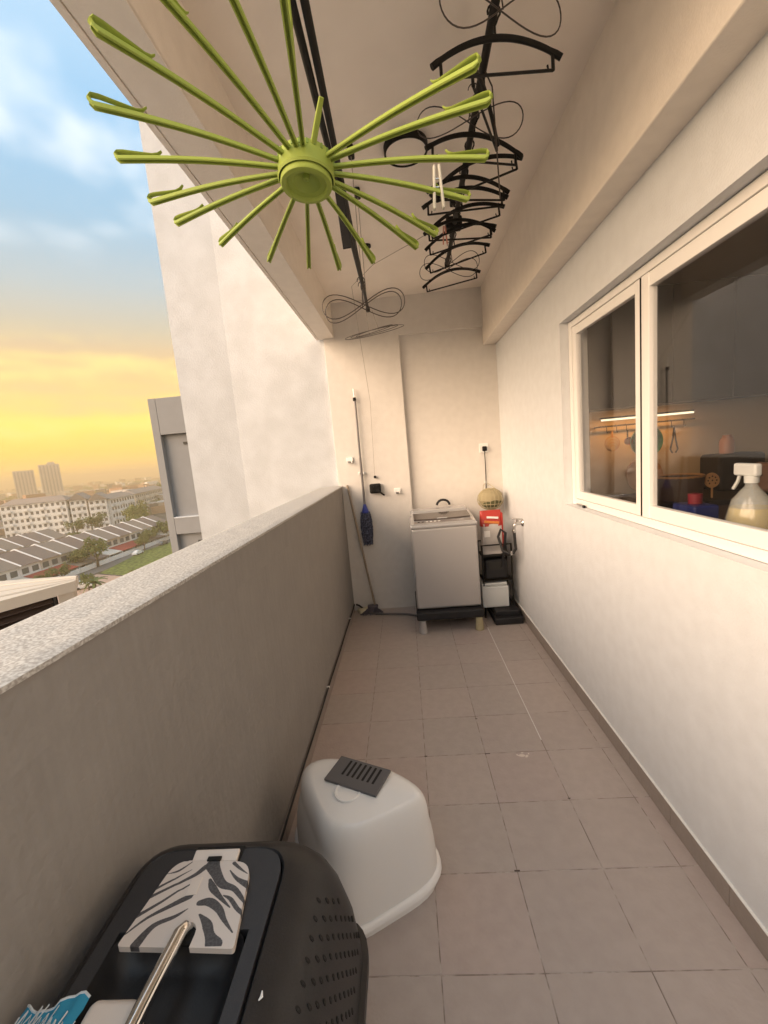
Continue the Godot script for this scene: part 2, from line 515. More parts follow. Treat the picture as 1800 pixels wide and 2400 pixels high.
func build_balcony() -> void:
	# floor: screed with every tile laid on it
	var fl := put(self, numbered("floor"), Geo.new().span(Vector3(XL, -0.15, ZN), Vector3(XR, -0.0012, ZF)).mesh(), M["grout"])
	tag(fl, "brown square tiled floor of the narrow balcony", "floor", "", "structure")
	var tile := 0.3
	var gap := 0.0032
	var meshes := {}
	var xs := [XL + 0.002]
	var zs := []
	for i in range(-2, 4): 
		var q := -0.0151 + tile * i
		if q > XL + 0.02 and q < XR - 0.05: xs.append(q)
	xs.append(0.852); xs.append(XR - 0.001)
	var z := -1.0414 + tile * 11
	zs.append(z)
	while z - tile > ZN:
		z -= tile
		zs.append(z)
	zs.append(ZN + 0.002)
	for j in zs.size() - 1:
		for i in xs.size() - 1:
			var w: float = xs[i + 1] - xs[i] - gap
			var d: float = zs[j] - zs[j + 1] - gap
			if w < 0.012 or d < 0.012: continue
			var key := "%d_%d" % [roundi(w * 1000), roundi(d * 1000)]
			if not meshes.has(key): meshes[key] = Geo.new().rbox(Vector3.ZERO, Vector3(w, 0.012, d), 0.0016, 1).mesh()
			var dy := rng.randf_range(-0.0006, 0.0005)
			var o := put(fl, "tile", meshes[key], M["tile_%d" % rng.randi_range(0, 4)], Transform3D(Basis.from_euler(Vector3(rng.randf_range(-0.0012, 0.0012), 0, rng.randf_range(-0.0012, 0.0012))), Vector3((xs[i] + xs[i + 1]) / 2, -0.006 + dy, (zs[j] + zs[j + 1]) / 2)))
			if i == xs.size() - 2: o.set_meta("label", "narrow cut tile along the skirting")
	# fresh white grout in one joint and along the cut tiles
	slab(fl, "fresh_grout", Vector3(0.5835, -0.004, -3.42), Vector3(0.5868, 0.0006, -2.02), M["white_grout"])

	# smear of white paint and a few chipped joints
	var sm := Geo.new()
	for q in [[0.0, 0.0, 0.016], [0.022, 0.006, 0.011], [-0.020, -0.004, 0.008], [0.006, -0.018, 0.007], [0.035, -0.010, 0.006]]:
		sm.lathe([Vector2(0.0004, 0.0009), Vector2(q[2] * 0.7, 0.0008), Vector2(q[2], 0.0001)], 9, Transform3D(Basis(Vector3.UP, q[0] * 40.0) * Basis.from_scale(Vector3(1.0, 1.0, 0.6)), Vector3(0.458 + q[0], 0.0003, -1.915 + q[1])))
	put(fl, "paint_smear", sm.mesh(60), M["cream_plastic"])
	for q in [[0.285, -1.345, 0.02], [0.295, -1.94, 0.025], [0.585, -1.65, 0.012], [-0.012, -1.944, 0.014], [0.288, -2.22, 0.012]]:
		put(fl, "joint_chip", Geo.new().rbox(Vector3(q[0], -0.0006, q[1]), Vector3(q[2], 0.002, 0.005), 0.0008, 1).mesh(), M["kitchen_brown"])

	var ce := put(self, numbered("ceiling"), Geo.new().span(Vector3(-0.70, YC, ZN - 0.2), Vector3(1.2, YC + 0.2, ZE)).mesh(), M["ceiling_paint"])
	tag(ce, "plain beige balcony ceiling above the clothes rods", "ceiling", "", "structure")

	# window wall
	var g := Geo.new()
	wall_with_hole(g, XR, XR + 0.15, -0.15, YC, ZN - 0.1, ZF, WY0, WY1, WZ0, WZ1)
	var ww := top("window_wall", g.mesh(0.0), M["plaster_cool_lit"], "cream plastered wall with the white kitchen window set into it", "wall")
	tag(ww, "", "", "", "thing")
	var zz := 2.4
	while zz > ZN + 0.3:
		put(ww, "skirting_tile", skirt_mesh(0.298), M["skirting"], Transform3D(Basis.IDENTITY, Vector3(XR - 0.0045, 0.043, zz - 0.15)))
		zz -= 0.3
	slab(ww, "grout_line", Vector3(XR - 0.009, 0.0845, ZN), Vector3(XR - 0.0004, 0.0885, 2.39), M["white_grout"])
	var rb := top("ceiling_beam", Geo.new().rbox(Vector3((0.804 + XR + 0.05) / 2, (2.413 + YC + 0.06) / 2, (ZN + ZE) / 2), Vector3(XR + 0.05 - 0.804, YC + 0.06 - 2.413, ZE - ZN - 0.004), 0.006, 2).mesh(), M["beam_paint"], "beige beam running along the ceiling above the window", "beam")
	tag(rb, "", "", "", "thing")
	# open side: deep edge beam with its drip groove
	var lb := thing("edge_beam", "deep taupe beam along the open side above the parapet", "beam")
	tag(lb, "", "", "", "thing")
	put(lb, "web", Geo.new().span(Vector3(-0.704, 2.606, ZN + 0.03), Vector3(-0.543, YC + 0.5, ZE)).mesh(), M["beam_paint"])
	put(lb, "soffit", Geo.new().rbox(Vector3(-0.612, 2.604, (ZN + ZE) / 2), Vector3(0.138, 0.012, ZE - ZN - 0.06), 0.002, 1).mesh(), M["beam_paint"])
	put(lb, "drip_edge", Geo.new().rbox(Vector3(-0.6965, 2.604, (ZN + ZE) / 2), Vector3(0.021, 0.012, ZE - ZN - 0.06), 0.002, 1).mesh(), M["beam_paint"])

	# parapet
	var pa := thing("parapet_wall", "grey brown parapet wall with rough white stone chip top", "parapet")
	tag(pa, "", "", "", "thing")
	put(pa, "wall_face", Geo.new().span(Vector3(XO, -0.6, ZB - 0.02), Vector3(XL, YP - 0.012, ZF)).mesh(), M["parapet_paint"])
	# coping with a gently uneven surface
	var cg := Geo.new()
	var fn := FastNoiseLite.new()
	fn.seed = 5
	fn.frequency = 14.0
	fn.fractal_octaves = 3
	var nz := 420
	var nx := 16
	var rings := []
	for i in nz + 1:
		var pz := lerpf(ZF, ZB - 0.02, float(i) / nz)
		var row := PackedVector3Array()
		row.append(Vector3(XO - 0.004, YP - 0.013, pz))
		for j in nx + 1:
			var px := lerpf(XO - 0.004, XL + 0.004, float(j) / nx)
			var ed := minf(j, nx - j) / 3.0
			row.append(Vector3(px, YP + fn.get_noise_2d(px, pz) * 0.003 * clampf(ed, 0.0, 1.0) - (0.004 if ed < 0.1 else (0.0012 if ed < 0.4 else 0.0)), pz))
		row.append(Vector3(XL + 0.004, YP - 0.013, pz))
		rings.append(row)
	cg.grid(rings, false)
	put(pa, "coping", cg.mesh(70), M["chip_render"])
	zz = 2.4
	while zz > ZB + 0.2:
		put(pa, "skirting_tile", skirt_mesh(0.298), M["skirting"], Transform3D(Basis.IDENTITY, Vector3(XL + 0.0045, 0.040, zz - 0.15)))
		zz -= 0.3
	# end wall with its proud pier and lintel
	var ew := thing("end_wall", "cream end wall with a shallow recess behind the washing machine", "wall")
	tag(ew, "", "", "", "thing")
	put(ew, "recess_face", Geo.new().span(Vector3(0.03, -0.1, ZN - 0.12), Vector3(XR + 0.02, 2.60, ZN)).mesh(), M["plaster"])
	put(ew, "pier", Geo.new().rbox(Vector3((XL - 0.03 + 0.045) / 2, 1.45, (ZB + ZN - 0.13) / 2), Vector3(0.045 - XL + 0.03, 3.1, ZB - ZN + 0.13), 0.004, 1).mesh(), M["plaster"])
	put(ew, "lintel", Geo.new().rbox(Vector3((0.045 + XR + 0.03) / 2, (2.566 + 3.0) / 2, (ZB - 0.0015 + ZN - 0.13) / 2), Vector3(XR + 0.03 - 0.045 + 0.01, 3.0 - 2.566, ZB - ZN + 0.127), 0.004, 1).mesh(), M["plaster"])
	# the other end of the balcony is open above its own parapet
	var bw := top("rear_parapet", Geo.new().span(Vector3(XO, -0.15, ZF), Vector3(1.07, YP, ZF + 0.15)).mesh(), M["parapet_paint"], "low parapet closing the balcony end opposite the washing machine", "parapet")
	tag(bw, "", "", "", "thing")

func skirt_mesh(l: float) -> ArrayMesh:
	return Geo.new().rbox(Vector3.ZERO, Vector3(0.008, 0.083, l), 0.0015, 1).mesh()

func frame_bars(parent: Node, called: String, x0: float, x1: float, y0: float, y1: float, z0: float, z1: float, w: float, m: Material) -> void:
	# four mitre-free bars: stiles full height, rails between
	var r := 0.004
	for s in [[z0, z0 + w], [z1 - w, z1]]:
		put(parent, called + "_stile", Geo.new().rbox(Vector3((x0 + x1) / 2, (y0 + y1) / 2, (s[0] + s[1]) / 2), Vector3(x1 - x0, y1 - y0, w), r, 1).mesh(), m)
	for s in [[y0, y0 + w], [y1 - w, y1]]:
		put(parent, called + "_rail", Geo.new().rbox(Vector3((x0 + x1) / 2 + 0.001, (s[0] + s[1]) / 2, (z0 + z1) / 2), Vector3(x1 - x0 - 0.004, w, z1 - z0 - 2 * w + 0.004), r, 1).mesh(), m)

func build_window() -> void:
	var o := thing("kitchen_window", "white aluminium sliding window with two dark glass panes", "window")
	tag(o, "", "", "", "thing")
	var fw: Material = M["frame_white"]
	frame_bars(o, "outer_frame", 0.966, 1.055, WY0 + 0.002, WY1 - 0.002, WZ0 + 0.002, WZ1 - 0.002, 0.034, fw)
	# left sash sits further out, right sash behind it
	frame_bars(o, "sash", 0.973, 1.003, WY0 + 0.037, WY1 - 0.037, WZ0 + 0.037, -1.800, 0.044, fw)
	frame_bars(o, "sash", 0.971, 1.005, WY0 + 0.037, WY1 - 0.037, -1.794, WZ1 - 0.037, 0.052, fw)
	slab(o, "meeting_bead", Vector3(0.9685, WY0 + 0.04, -1.7985), Vector3(0.985, WY1 - 0.04, -1.7955), M["kitchen_dark"])
	slab(o, "pane", Vector3(0.986, WY0 + 0.075, WZ0 + 0.075), Vector3(0.990, WY1 - 0.075, -1.838), M["pane"])
	slab(o, "pane", Vector3(0.986, WY0 + 0.083, -1.748), Vector3(0.990, WY1 - 0.083, WZ1 - 0.083), M["pane"])
	put(o, "latch", Geo.new().rbox(Vector3(0.958, WY0 + 0.012, -2.40), Vector3(0.012, 0.012, 0.05), 0.003, 1).mesh(), M["steel"])
	put(o, "latch", Geo.new().rbox(Vector3(0.955, WY0 + 0.010, -2.33), Vector3(0.012, 0.014, 0.022), 0.003, 1).mesh(), M["black_metal"])
	slab(o, "inner_sill", Vector3(1.071, 1.0, WZ0 - 0.1), Vector3(1.33, 1.021, WZ1 + 0.1), M["frame_white"])
	slab(o, "sill_strip", Vector3(XR - 0.002, WY0 - 0.004, WZ0), Vector3(0.967, WY0 + 0.0015, WZ1), M["plaster_cool_lit"])

# ---------------------------------------------------------------- the kitchen behind the glass
func build_kitchen() -> void:
	var k := thing("kitchen", "dim brown kitchen seen through the window glass", "room")
	tag(k, "", "", "", "structure")
	var x0 := XR + 0.15
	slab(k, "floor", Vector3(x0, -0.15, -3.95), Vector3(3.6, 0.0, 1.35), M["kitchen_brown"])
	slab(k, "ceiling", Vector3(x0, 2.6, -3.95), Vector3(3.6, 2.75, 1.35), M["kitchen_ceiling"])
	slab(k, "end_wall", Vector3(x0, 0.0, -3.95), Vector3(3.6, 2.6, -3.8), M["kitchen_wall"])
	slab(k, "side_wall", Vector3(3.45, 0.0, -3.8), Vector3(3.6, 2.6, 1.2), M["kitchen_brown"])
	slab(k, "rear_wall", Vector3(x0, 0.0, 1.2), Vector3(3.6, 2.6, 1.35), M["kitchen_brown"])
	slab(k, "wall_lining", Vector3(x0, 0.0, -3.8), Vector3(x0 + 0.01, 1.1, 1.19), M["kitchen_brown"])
	var cnt := thing("kitchen_counter", "black kitchen counter running below the window", "counter", Vector3.ZERO)
	put(cnt, "worktop", Geo.new().rbox(Vector3(1.39, 0.90, -1.4), Vector3(0.60, 0.04, 4.7), 0.006, 1).mesh(), M["kitchen_dark"])
	slab(cnt, "cabinet", Vector3(x0 + 0.012, 0.001, -3.74), Vector3(1.66, 0.878, 0.9), M["kitchen_brown"])
	var cn2 := thing("back_counter", "black counter along the far kitchen wall under the light bar", "counter", Vector3.ZERO)
	put(cn2, "worktop", Geo.new().rbox(Vector3(2.57, 0.96, -3.45), Vector3(1.72, 0.04, 0.68), 0.006, 1).mesh(), M["kitchen_dark"])
	slab(cn2, "cabinet", Vector3(1.74, 0.001, -3.79), Vector3(3.43, 0.938, -3.14), M["kitchen_brown"])
	var cab := thing("wall_cabinet", "dark wall cabinet above the light bar in the kitchen", "cabinet")
	for i in 4:
		put(cab, "door", Geo.new().rbox(Vector3(1.42 + 0.45 * i, 2.14, -3.45), Vector3(0.44, 0.86, 0.02), 0.003, 1).mesh(), M["kitchen_dark"])
	slab(cab, "carcass", Vector3(1.19, 1.71, -3.79), Vector3(3.0, 2.57, -3.461), M["kitchen_dark"])
	var tall := thing("tall_cabinet", "tall brown cupboard standing at the kitchen corner", "cabinet")
	slab(tall, "carcass", Vector3(x0 + 0.012, 0.925, -3.79), Vector3(1.42, 1.70, -3.50), M["kitchen_brown"])
	put(tall, "door", Geo.new().rbox(Vector3(1.255, 1.31, -3.49), Vector3(0.32, 0.76, 0.016), 0.003, 1).mesh(), M["kitchen_brown"])
	# light bar
	var lb := thing("light_bar", "slim glowing light bar above the hanging kitchen utensils", "lamp")
	put(lb, "housing", Geo.new().rbox(Vector3(1.985, 1.640, -3.60), Vector3(0.74, 0.016, 0.03), 0.003, 1).mesh(), M["steel"])
	put(lb, "diffuser", Geo.new().rbox(Vector3(1.985, 1.625, -3.585), Vector3(0.72, 0.013, 0.022), 0.003, 1).mesh(), M["led"])
	put(lb, "bracket", Geo.new().span(Vector3(1.70, 1.632, -3.80), Vector3(1.72, 1.648, -3.615)).mesh(), M["steel"])
	put(lb, "bracket", Geo.new().span(Vector3(2.25, 1.632, -3.80), Vector3(2.27, 1.648, -3.615)).mesh(), M["steel"])
	var al := AreaLight3D.new()
	al.name = "light_bar_glow"
	al.area_size = Vector2(0.70, 0.02)
	al.light_color = Color(1.0, 0.70, 0.36)
	al.light_energy = 0.03
	al.shadow_enabled = true
	al.position = Vector3(1.985, 1.614, -3.585)
	al.rotation = Vector3(-PI / 2 + 0.5, 0, 0)
	add_child(al)
	# rail with hanging utensils
	var rail := thing("utensil_rail", "dark rail with hooks below the kitchen light bar", "rail")
	put(rail, "bar", Geo.new().tube(PackedVector3Array([Vector3(1.64, 1.575, -3.68), Vector3(2.42, 1.575, -3.68)]), 0.006, 8).mesh(), M["black_metal"])
	put(rail, "bracket", Geo.new().span(Vector3(1.66, 1.57, -3.80), Vector3(1.675, 1.58, -3.68)).mesh(), M["black_metal"])
	put(rail, "bracket", Geo.new().span(Vector3(2.38, 1.57, -3.80), Vector3(2.395, 1.58, -3.68)).mesh(), M["black_metal"])
	for hx in [1.70, 1.78, 1.86, 2.0, 2.22, 2.32]:
		put(rail, "hook", Geo.new().tube(PackedVector3Array([Vector3(hx, 1.583, -3.678), Vector3(hx, 1.57, -3.66), Vector3(hx, 1.53, -3.66), Vector3(hx, 1.52, -3.65), Vector3(hx, 1.53, -3.642)]), 0.003, 5).mesh(), M["black_metal"])
	# green pan hanging face out
	var pan := thing("frying_pan", "dark green pan hanging from the kitchen rail", "pan", Vector3(1.99, 1.425, -3.645))
	put(pan, "bowl", Geo.new().lathe([Vector2(0.001, 0), Vector2(0.10, 0), Vector2(0.118, 0.02), Vector2(0.125, 0.05), Vector2(0.128, 0.05), Vector2(0.12, 0.018), Vector2(0.10, -0.004), Vector2(0.001, -0.004)], 28, Transform3D(Basis(Vector3.RIGHT, PI / 2), Vector3.ZERO)).mesh(), M["green_pan"])
	put(pan, "handle", Geo.new().rbox(Vector3(0.0, 0.125, 0.01), Vector3(0.03, 0.05, 0.014), 0.005, 1).mesh(), M["black_plastic"])
	# wire basket, ladle, tongs
	var wb := thing("wire_skimmer", "orange lit wire skimmer hanging on the kitchen rail", "skimmer", Vector3(1.74, 1.43, -3.652))
	for i in 4:
		put(wb, "wire_ring", Geo.new().tube(ring_path(Vector3(0, -0.012 * i, 0.004 * i), 0.06 - 0.012 * i, 18, 2), 0.0028, 5, true).mesh(), M["wood_warm"])
	put(wb, "handle", Geo.new().rbox(Vector3(0, 0.075, 0), Vector3(0.012, 0.05, 0.006), 0.002, 1).mesh(), M["wood_warm"])
	var ld := thing("soup_ladle", "small pink ladle hanging beside the green pan", "ladle", Vector3(1.86, 1.44, -3.655))
	put(ld, "bowl", Geo.new().lathe([Vector2(0.001, 0), Vector2(0.02, 0.004), Vector2(0.032, 0.018), Vector2(0.034, 0.03)], 14, Transform3D(Basis(Vector3.RIGHT, PI / 2), Vector3.ZERO)).mesh(), M["salmon"])
	put(ld, "handle", Geo.new().rbox(Vector3(0, 0.055, 0.01), Vector3(0.012, 0.07, 0.006), 0.002, 1).mesh(), M["black_plastic"])
	var tg := thing("kitchen_tongs", "black tongs hanging at the end of the kitchen rail", "tongs", Vector3(2.24, 1.42, -3.655))
	for s in [-1, 1]:
		put(tg, "arm", Geo.new().tube(PackedVector3Array([Vector3(0, 0.10, 0), Vector3(0.012 * s, 0.0, 0), Vector3(0.03 * s, -0.08, 0.0), Vector3(0.012 * s, -0.11, 0.0)]), 0.006, 6).mesh(), M["black_plastic"])
	# tub, box, colander, bottles on the counters
	var tub := thing("wooden_tub", "round wooden tub with pale rim on the far kitchen counter", "tub", Vector3(2.05, 0.982, -3.28))
	put(tub, "staves", Geo.new().lathe([Vector2(0.001, 0.0), Vector2(0.14, 0.0), Vector2(0.157, 0.17), Vector2(0.146, 0.17), Vector2(0.132, 0.012), Vector2(0.001, 0.012)], 26).mesh(), M["kitchen_brown"])
	put(tub, "rim", Geo.new().tube(ring_path(Vector3(0, 0.172, 0), 0.151, 28, 1), 0.009, 6, true).mesh(), M["wood_warm"])
	var pl := thing("round_board", "brown round chopping board leaning on the lit kitchen wall", "board", Vector3(2.04, 0.981, -3.735))
	put(pl, "disc", Geo.new().lathe([Vector2(0.001, 0), Vector2(0.15, 0), Vector2(0.155, 0.006), Vector2(0.15, 0.018), Vector2(0.001, 0.018)], 30, Transform3D(Basis(Vector3.RIGHT, PI / 2 - 0.16), Vector3(0, 0.155, 0))).mesh(), M["wood_warm"])
	put(pl, "handle", Geo.new().rbox(Vector3(0, 0.33, -0.03), Vector3(0.04, 0.06, 0.014), 0.004, 1).mesh(), M["wood_warm"])
	var cc := thing("slotted_spoon", "round perforated wooden spoon standing by the tub", "spoon", Vector3(2.24, 0.981, -3.22))
	put(cc, "head", Geo.new().lathe([Vector2(0.001, 0), Vector2(0.052, 0), Vector2(0.056, 0.005), Vector2(0.052, 0.010), Vector2(0.001, 0.010)], 22, Transform3D(Basis(Vector3.RIGHT, PI / 2 - 0.1), Vector3(0, 0.13, 0))).mesh(), M["wood_warm"])
	put(cc, "handle", Geo.new().rbox(Vector3(0, 0.04, 0.008), Vector3(0.014, 0.08, 0.008), 0.003, 1).mesh(), M["wood_warm"])
	for i in 9:
		var an := TAU * i / 8.0
		var rr := 0.03 if i < 8 else 0.0
		put(cc, "hole", Geo.new().lathe([Vector2(0.001, 0.0), Vector2(0.006, 0.0), Vector2(0.006, 0.002), Vector2(0.001, 0.002)], 8, Transform3D(Basis(Vector3.RIGHT, PI / 2 - 0.1), Vector3(cos(an) * rr, 0.13 + sin(an) * rr, 0.0105))).mesh(), M["slot_black"])
	var sb := thing("salmon_jar", "salmon pink jar on top of the dark bread bin", "jar", Vector3(2.62, 1.272, -3.6))
	put(sb, "body", Geo.new().lathe([Vector2(0.001, 0), Vector2(0.045, 0), Vector2(0.05, 0.01), Vector2(0.05, 0.10), Vector2(0.035, 0.13), Vector2(0.001, 0.132)], 20).mesh(), M["salmon"])
	put(sb, "lid", Geo.new().lathe([Vector2(0.001, 0.132), Vector2(0.03, 0.132), Vector2(0.03, 0.148), Vector2(0.001, 0.15)], 16).mesh(), M["salmon"])
	var bin := thing("bread_bin", "dark bread bin at the back of the far kitchen counter", "bread bin", Vector3(2.66, 0.981, -3.6))
	put(bin, "body", Geo.new().rbox(Vector3(0, 0.145, 0), Vector3(0.36, 0.29, 0.24), 0.03, 3).mesh(), M["kitchen_dark"])
	put(bin, "handle", Geo.new().rbox(Vector3(0, 0.16, 0.126), Vector3(0.10, 0.014, 0.016), 0.004, 1).mesh(), M["steel"])
	var bb := thing("blue_tin", "dark blue tin with a red cap on the counter", "tin", Vector3(1.42, 0.921, -2.15))
	put(bb, "body", Geo.new().rbox(Vector3(0, 0.11, 0), Vector3(0.12, 0.22, 0.17), 0.012, 2).mesh(), M["blue_box"])
	put(bb, "cap", Geo.new().lathe([Vector2(0.001, 0.221), Vector2(0.03, 0.221), Vector2(0.032, 0.27), Vector2(0.001, 0.274)], 16).mesh(), M["red_cap"])
	put(bb, "badge", Geo.new().lathe([Vector2(0.001, 0), Vector2(0.035, 0), Vector2(0.035, 0.002), Vector2(0.001, 0.002)], 18, Transform3D(Basis(Vector3.BACK, PI / 2), Vector3(-0.0605, 0.12, 0))).mesh(), M["yellow_liquid"])
	var tst := thing("toaster", "dull pink toaster on the counter behind the spray bottle", "toaster", Vector3(1.95, 0.982, -3.22))
	tst.position = Vector3(2.80, 0.982, -3.30)
	put(tst, "body", Geo.new().rbox(Vector3(0, 0.11, 0), Vector3(0.30, 0.22, 0.18), 0.03, 3).mesh(), M["pinkish"])
	for s in [-1, 1]:
		put(tst, "slot", Geo.new().rbox(Vector3(0, 0.2195, 0.035 * s), Vector3(0.22, 0.004, 0.022), 0.001, 1).mesh(), M["slot_black"])
	put(tst, "lever", Geo.new().rbox(Vector3(-0.158, 0.13, 0), Vector3(0.02, 0.014, 0.04), 0.004, 1).mesh(), M["black_plastic"])
	var sp := thing("spray_bottle", "clear spray bottle half full of yellow liquid by the window", "bottle", Vector3(1.20, 1.0215, -1.53))
	var glass := mat("bottle_clear", Color(0.8, 0.82, 0.82, 0.35), 0.1)
	glass.transparency = BaseMaterial3D.TRANSPARENCY_ALPHA
	put(sp, "bottle", Geo.new().lathe([Vector2(0.001, 0), Vector2(0.066, 0), Vector2(0.072, 0.012), Vector2(0.072, 0.16), Vector2(0.055, 0.23), Vector2(0.018, 0.28), Vector2(0.016, 0.30)], 24).mesh(), glass)
	put(sp, "liquid", Geo.new().lathe([Vector2(0.001, 0.004), Vector2(0.064, 0.004), Vector2(0.069, 0.014), Vector2(0.069, 0.165), Vector2(0.060, 0.205), Vector2(0.001, 0.205)], 24).mesh(), M["yellow_liquid"])
	put(sp, "trigger_head", Geo.new().rbox(Vector3(0.0, 0.335, -0.02), Vector3(0.026, 0.045, 0.10), 0.008, 2).mesh(), M["clear_white"])
	put(sp, "collar", Geo.new().lathe([Vector2(0.021, 0.29), Vector2(0.022, 0.315), Vector2(0.001, 0.316)], 16).mesh(), M["clear_white"])
	put(sp, "trigger", Geo.new().tube(PackedVector3Array([Vector3(0, 0.325, -0.05), Vector3(0, 0.29, -0.062), Vector3(0, 0.262, -0.082)]), 0.006, 6).mesh(), M["clear_white"])

func ring_path(c: Vector3, r: float, n: int, axis: int) -> PackedVector3Array:
	var p := PackedVector3Array()
	for i in n:
		var a := TAU * i / n
		if axis == 1: p.append(c + Vector3(cos(a) * r, 0, sin(a) * r))
		elif axis == 2: p.append(c + Vector3(cos(a) * r, sin(a) * r, 0))
		else: p.append(c + Vector3(0, cos(a) * r, sin(a) * r))
	return p

# ---------------------------------------------------------------- things hanging under the ceiling
func xf_between(a: Vector3, b: Vector3) -> Transform3D:
	var y := (b - a).normalized()
	var x := y.cross(Vector3.UP)
	if x.length() < 0.01: x = Vector3.RIGHT
	x = x.normalized()
	return Transform3D(Basis(x, y, x.cross(y)), a)

func rod_mesh(a: Vector3, b: Vector3, r: float, n := 12) -> ArrayMesh:
	return Geo.new().lathe([Vector2(r * 0.8, 0), Vector2(r, r * 0.25), Vector2(r, a.distance_to(b) - r * 0.25), Vector2(r * 0.8, a.distance_to(b))], n, xf_between(a, b), true, true).mesh()

func build_umbrella_dryer() -> void:
	var n := Vector3(0.0578, 0.9908, -0.1227).normalized()
	var e1 := (Vector3.RIGHT - n * n.x).normalized()
	var e2 := e1.cross(n).normalized()     # towards +z
	var root := thing("umbrella_clothes_dryer", "lime green umbrella clothes dryer with many hooked arms", "clothes dryer", Vector3(-0.1265, 2.0014, -0.794))
	root.basis = Basis(e1, n, e2)
	var hub := put(root, "hub", Geo.new().lathe([Vector2(0.0465, 0.0), Vector2(0.0485, 0.004), Vector2(0.0475, 0.008), Vector2(0.0475, 0.034), Vector2(0.043, 0.038), Vector2(0.018, 0.042), Vector2(0.012, 0.05), Vector2(0.001, 0.05)], 48).mesh(), M["green_plastic"])
	put(hub, "cap", Geo.new().lathe([Vector2(0.0430, 0.004), Vector2(0.0440, -0.006), Vector2(0.0425, -0.0085), Vector2(0.036, -0.0092), Vector2(0.0345, -0.007), Vector2(0.033, -0.0035), Vector2(0.024, -0.003), Vector2(0.021, 0.003), Vector2(0.010, 0.010), Vector2(0.006, 0.010), Vector2(0.005, 0.003), Vector2(0.001, 0.002)], 40).mesh(), M["green_plastic"])
	put(hub, "gap_shade_ring", Geo.new().lathe([Vector2(0.0464, 0.0), Vector2(0.0452, 0.006), Vector2(0.0430, 0.006)], 40).mesh(), M["green_dark"])  # darker green paints the shade in the gap round the cap
	for i in 24:
		var a := TAU * i / 24
		put(hub, "notch", unit_box, M["green_dark"], Transform3D(Basis(Vector3.UP, -a) * Basis.from_scale(Vector3(0.004, 0.008, 0.003)), Vector3(cos(a) * 0.0468, 0.030, sin(a) * 0.0468)))
	# one arm along +x: channel section with a folded-back peg
	var L := 0.31
	var ag := Geo.new()
	var prof := PackedVector2Array([Vector2(-0.0052, 0.004), Vector2(-0.0052, -0.0028), Vector2(-0.0030, -0.0040), Vector2(-0.0020, 0.0012), Vector2(0.0020, 0.0012), Vector2(0.0030, -0.0040), Vector2(0.0052, -0.0028), Vector2(0.0052, 0.004)])
	var rings := []
	for i in 15:
		var s := float(i) / 14
		var w := lerpf(0.72, 0.92, s)
		var rise := 0.006 * sin(s * PI) - 0.004 * s 
		var ring := PackedVector3Array()
		for q in prof: ring.append(Vector3(lerpf(0.042, L - 0.006, s), rise + q.y * w, q.x * w))
		rings.append(ring)
	var rt := PackedVector3Array()
	for q in prof: rt.append(Vector3(L, q.y * 0.7, q.x * 0.6))
	rings.append(rt)
	ag.grid(rings, true, true, true)
	var arm_mesh := ag.mesh(30)
	var cg := Geo.new()
	cg.tube(PackedVector3Array([Vector3(L - 0.004, 0.0, 0), Vector3(L + 0.001, 0.005, 0), Vector3(L - 0.002, 0.0105, 0), Vector3(L - 0.012, 0.0115, 0), Vector3(L - 0.040, 0.0095, 0), Vector3(L - 0.058, 0.0085, 0), Vector3(L - 0.066, 0.0115, 0), Vector3(L - 0.071, 0.0175, 0)]), [0.004, 0.0048, 0.005, 0.005, 0.0046, 0.0042, 0.0035, 0.0025], 8, false, 0.42)
	var clip_mesh := cg.mesh(40)
	var angles := [130.8, 151.2, 171.5, 188.3, 200.0, 219.3, 240.1, 257.7, 271.5, 287.5, 309.3, 320.0, 340.6, 358.7, 18.0, 30.7, 112.0, 96.0, 82.5]
	for i in angles.size():
		var ar := deg_to_rad(angles[i])
		var tilt := rng.randf_range(-0.02, 0.02)
		var b := Basis(Vector3.UP, -ar) * Basis(Vector3.BACK, tilt) * Basis(Vector3.RIGHT, rng.randf_range(-0.25, 0.25))
		var a := put(root, "arm", arm_mesh, M["green_plastic"], Transform3D(b, Vector3(0, 0.021, 0)))
		put(a, "peg", clip_mesh, M["green_plastic"])
	# one arm folded short
	var sa := put(root, "folded_arm", Geo.new().tube(PackedVector3Array([Vector3(0.042, 0.026, 0), Vector3(0.07, 0.045, 0), Vector3(0.095, 0.06, 0)]), [0.005, 0.005, 0.004], 8, false, 0.6).mesh(), M["green_plastic"], Transform3D(Basis(Vector3.UP, -deg_to_rad(62.0)), Vector3.ZERO))
	# stem up to the hook over the rod (kept plumb)
	var up := root.basis.inverse() * Vector3.UP
	var stem := Geo.new()
	stem.tube(PackedVector3Array([up * 0.03, up * 0.12, up * 0.235]), [0.0075, 0.0062, 0.0085], 8, false, 0.45, root.basis.inverse() * Vector3.RIGHT)
	put(root, "stem", stem.mesh(), M["green_plastic"])
	var hk := PackedVector3Array()
	for i in 12:
		var an := lerpf(-PI * 0.5, PI * 1.05, i / 11.0)
		hk.append(root.basis.inverse() * (Vector3(0.0, 0.298 - 0.036 - 0.0, 0.0) + Vector3(cos(an) * 0.0125, 0.041 + sin(an) * 0.0125, 0)))
	hk.insert(0, up * 0.23)
	put(root, "hook", Geo.new().tube(hk, 0.0045, 7).mesh(), M["green_plastic"])
	# white clothespeg on one arm and a pink one under the rod
	var ap := root.transform * (Basis(Vector3.UP, -deg_to_rad(340.6)) * Vector3(0.245, 0.021, 0))
	var wp := thing("white_clothes_peg", "white plastic clothes peg clipped on a green dryer arm", "clothes peg", ap)
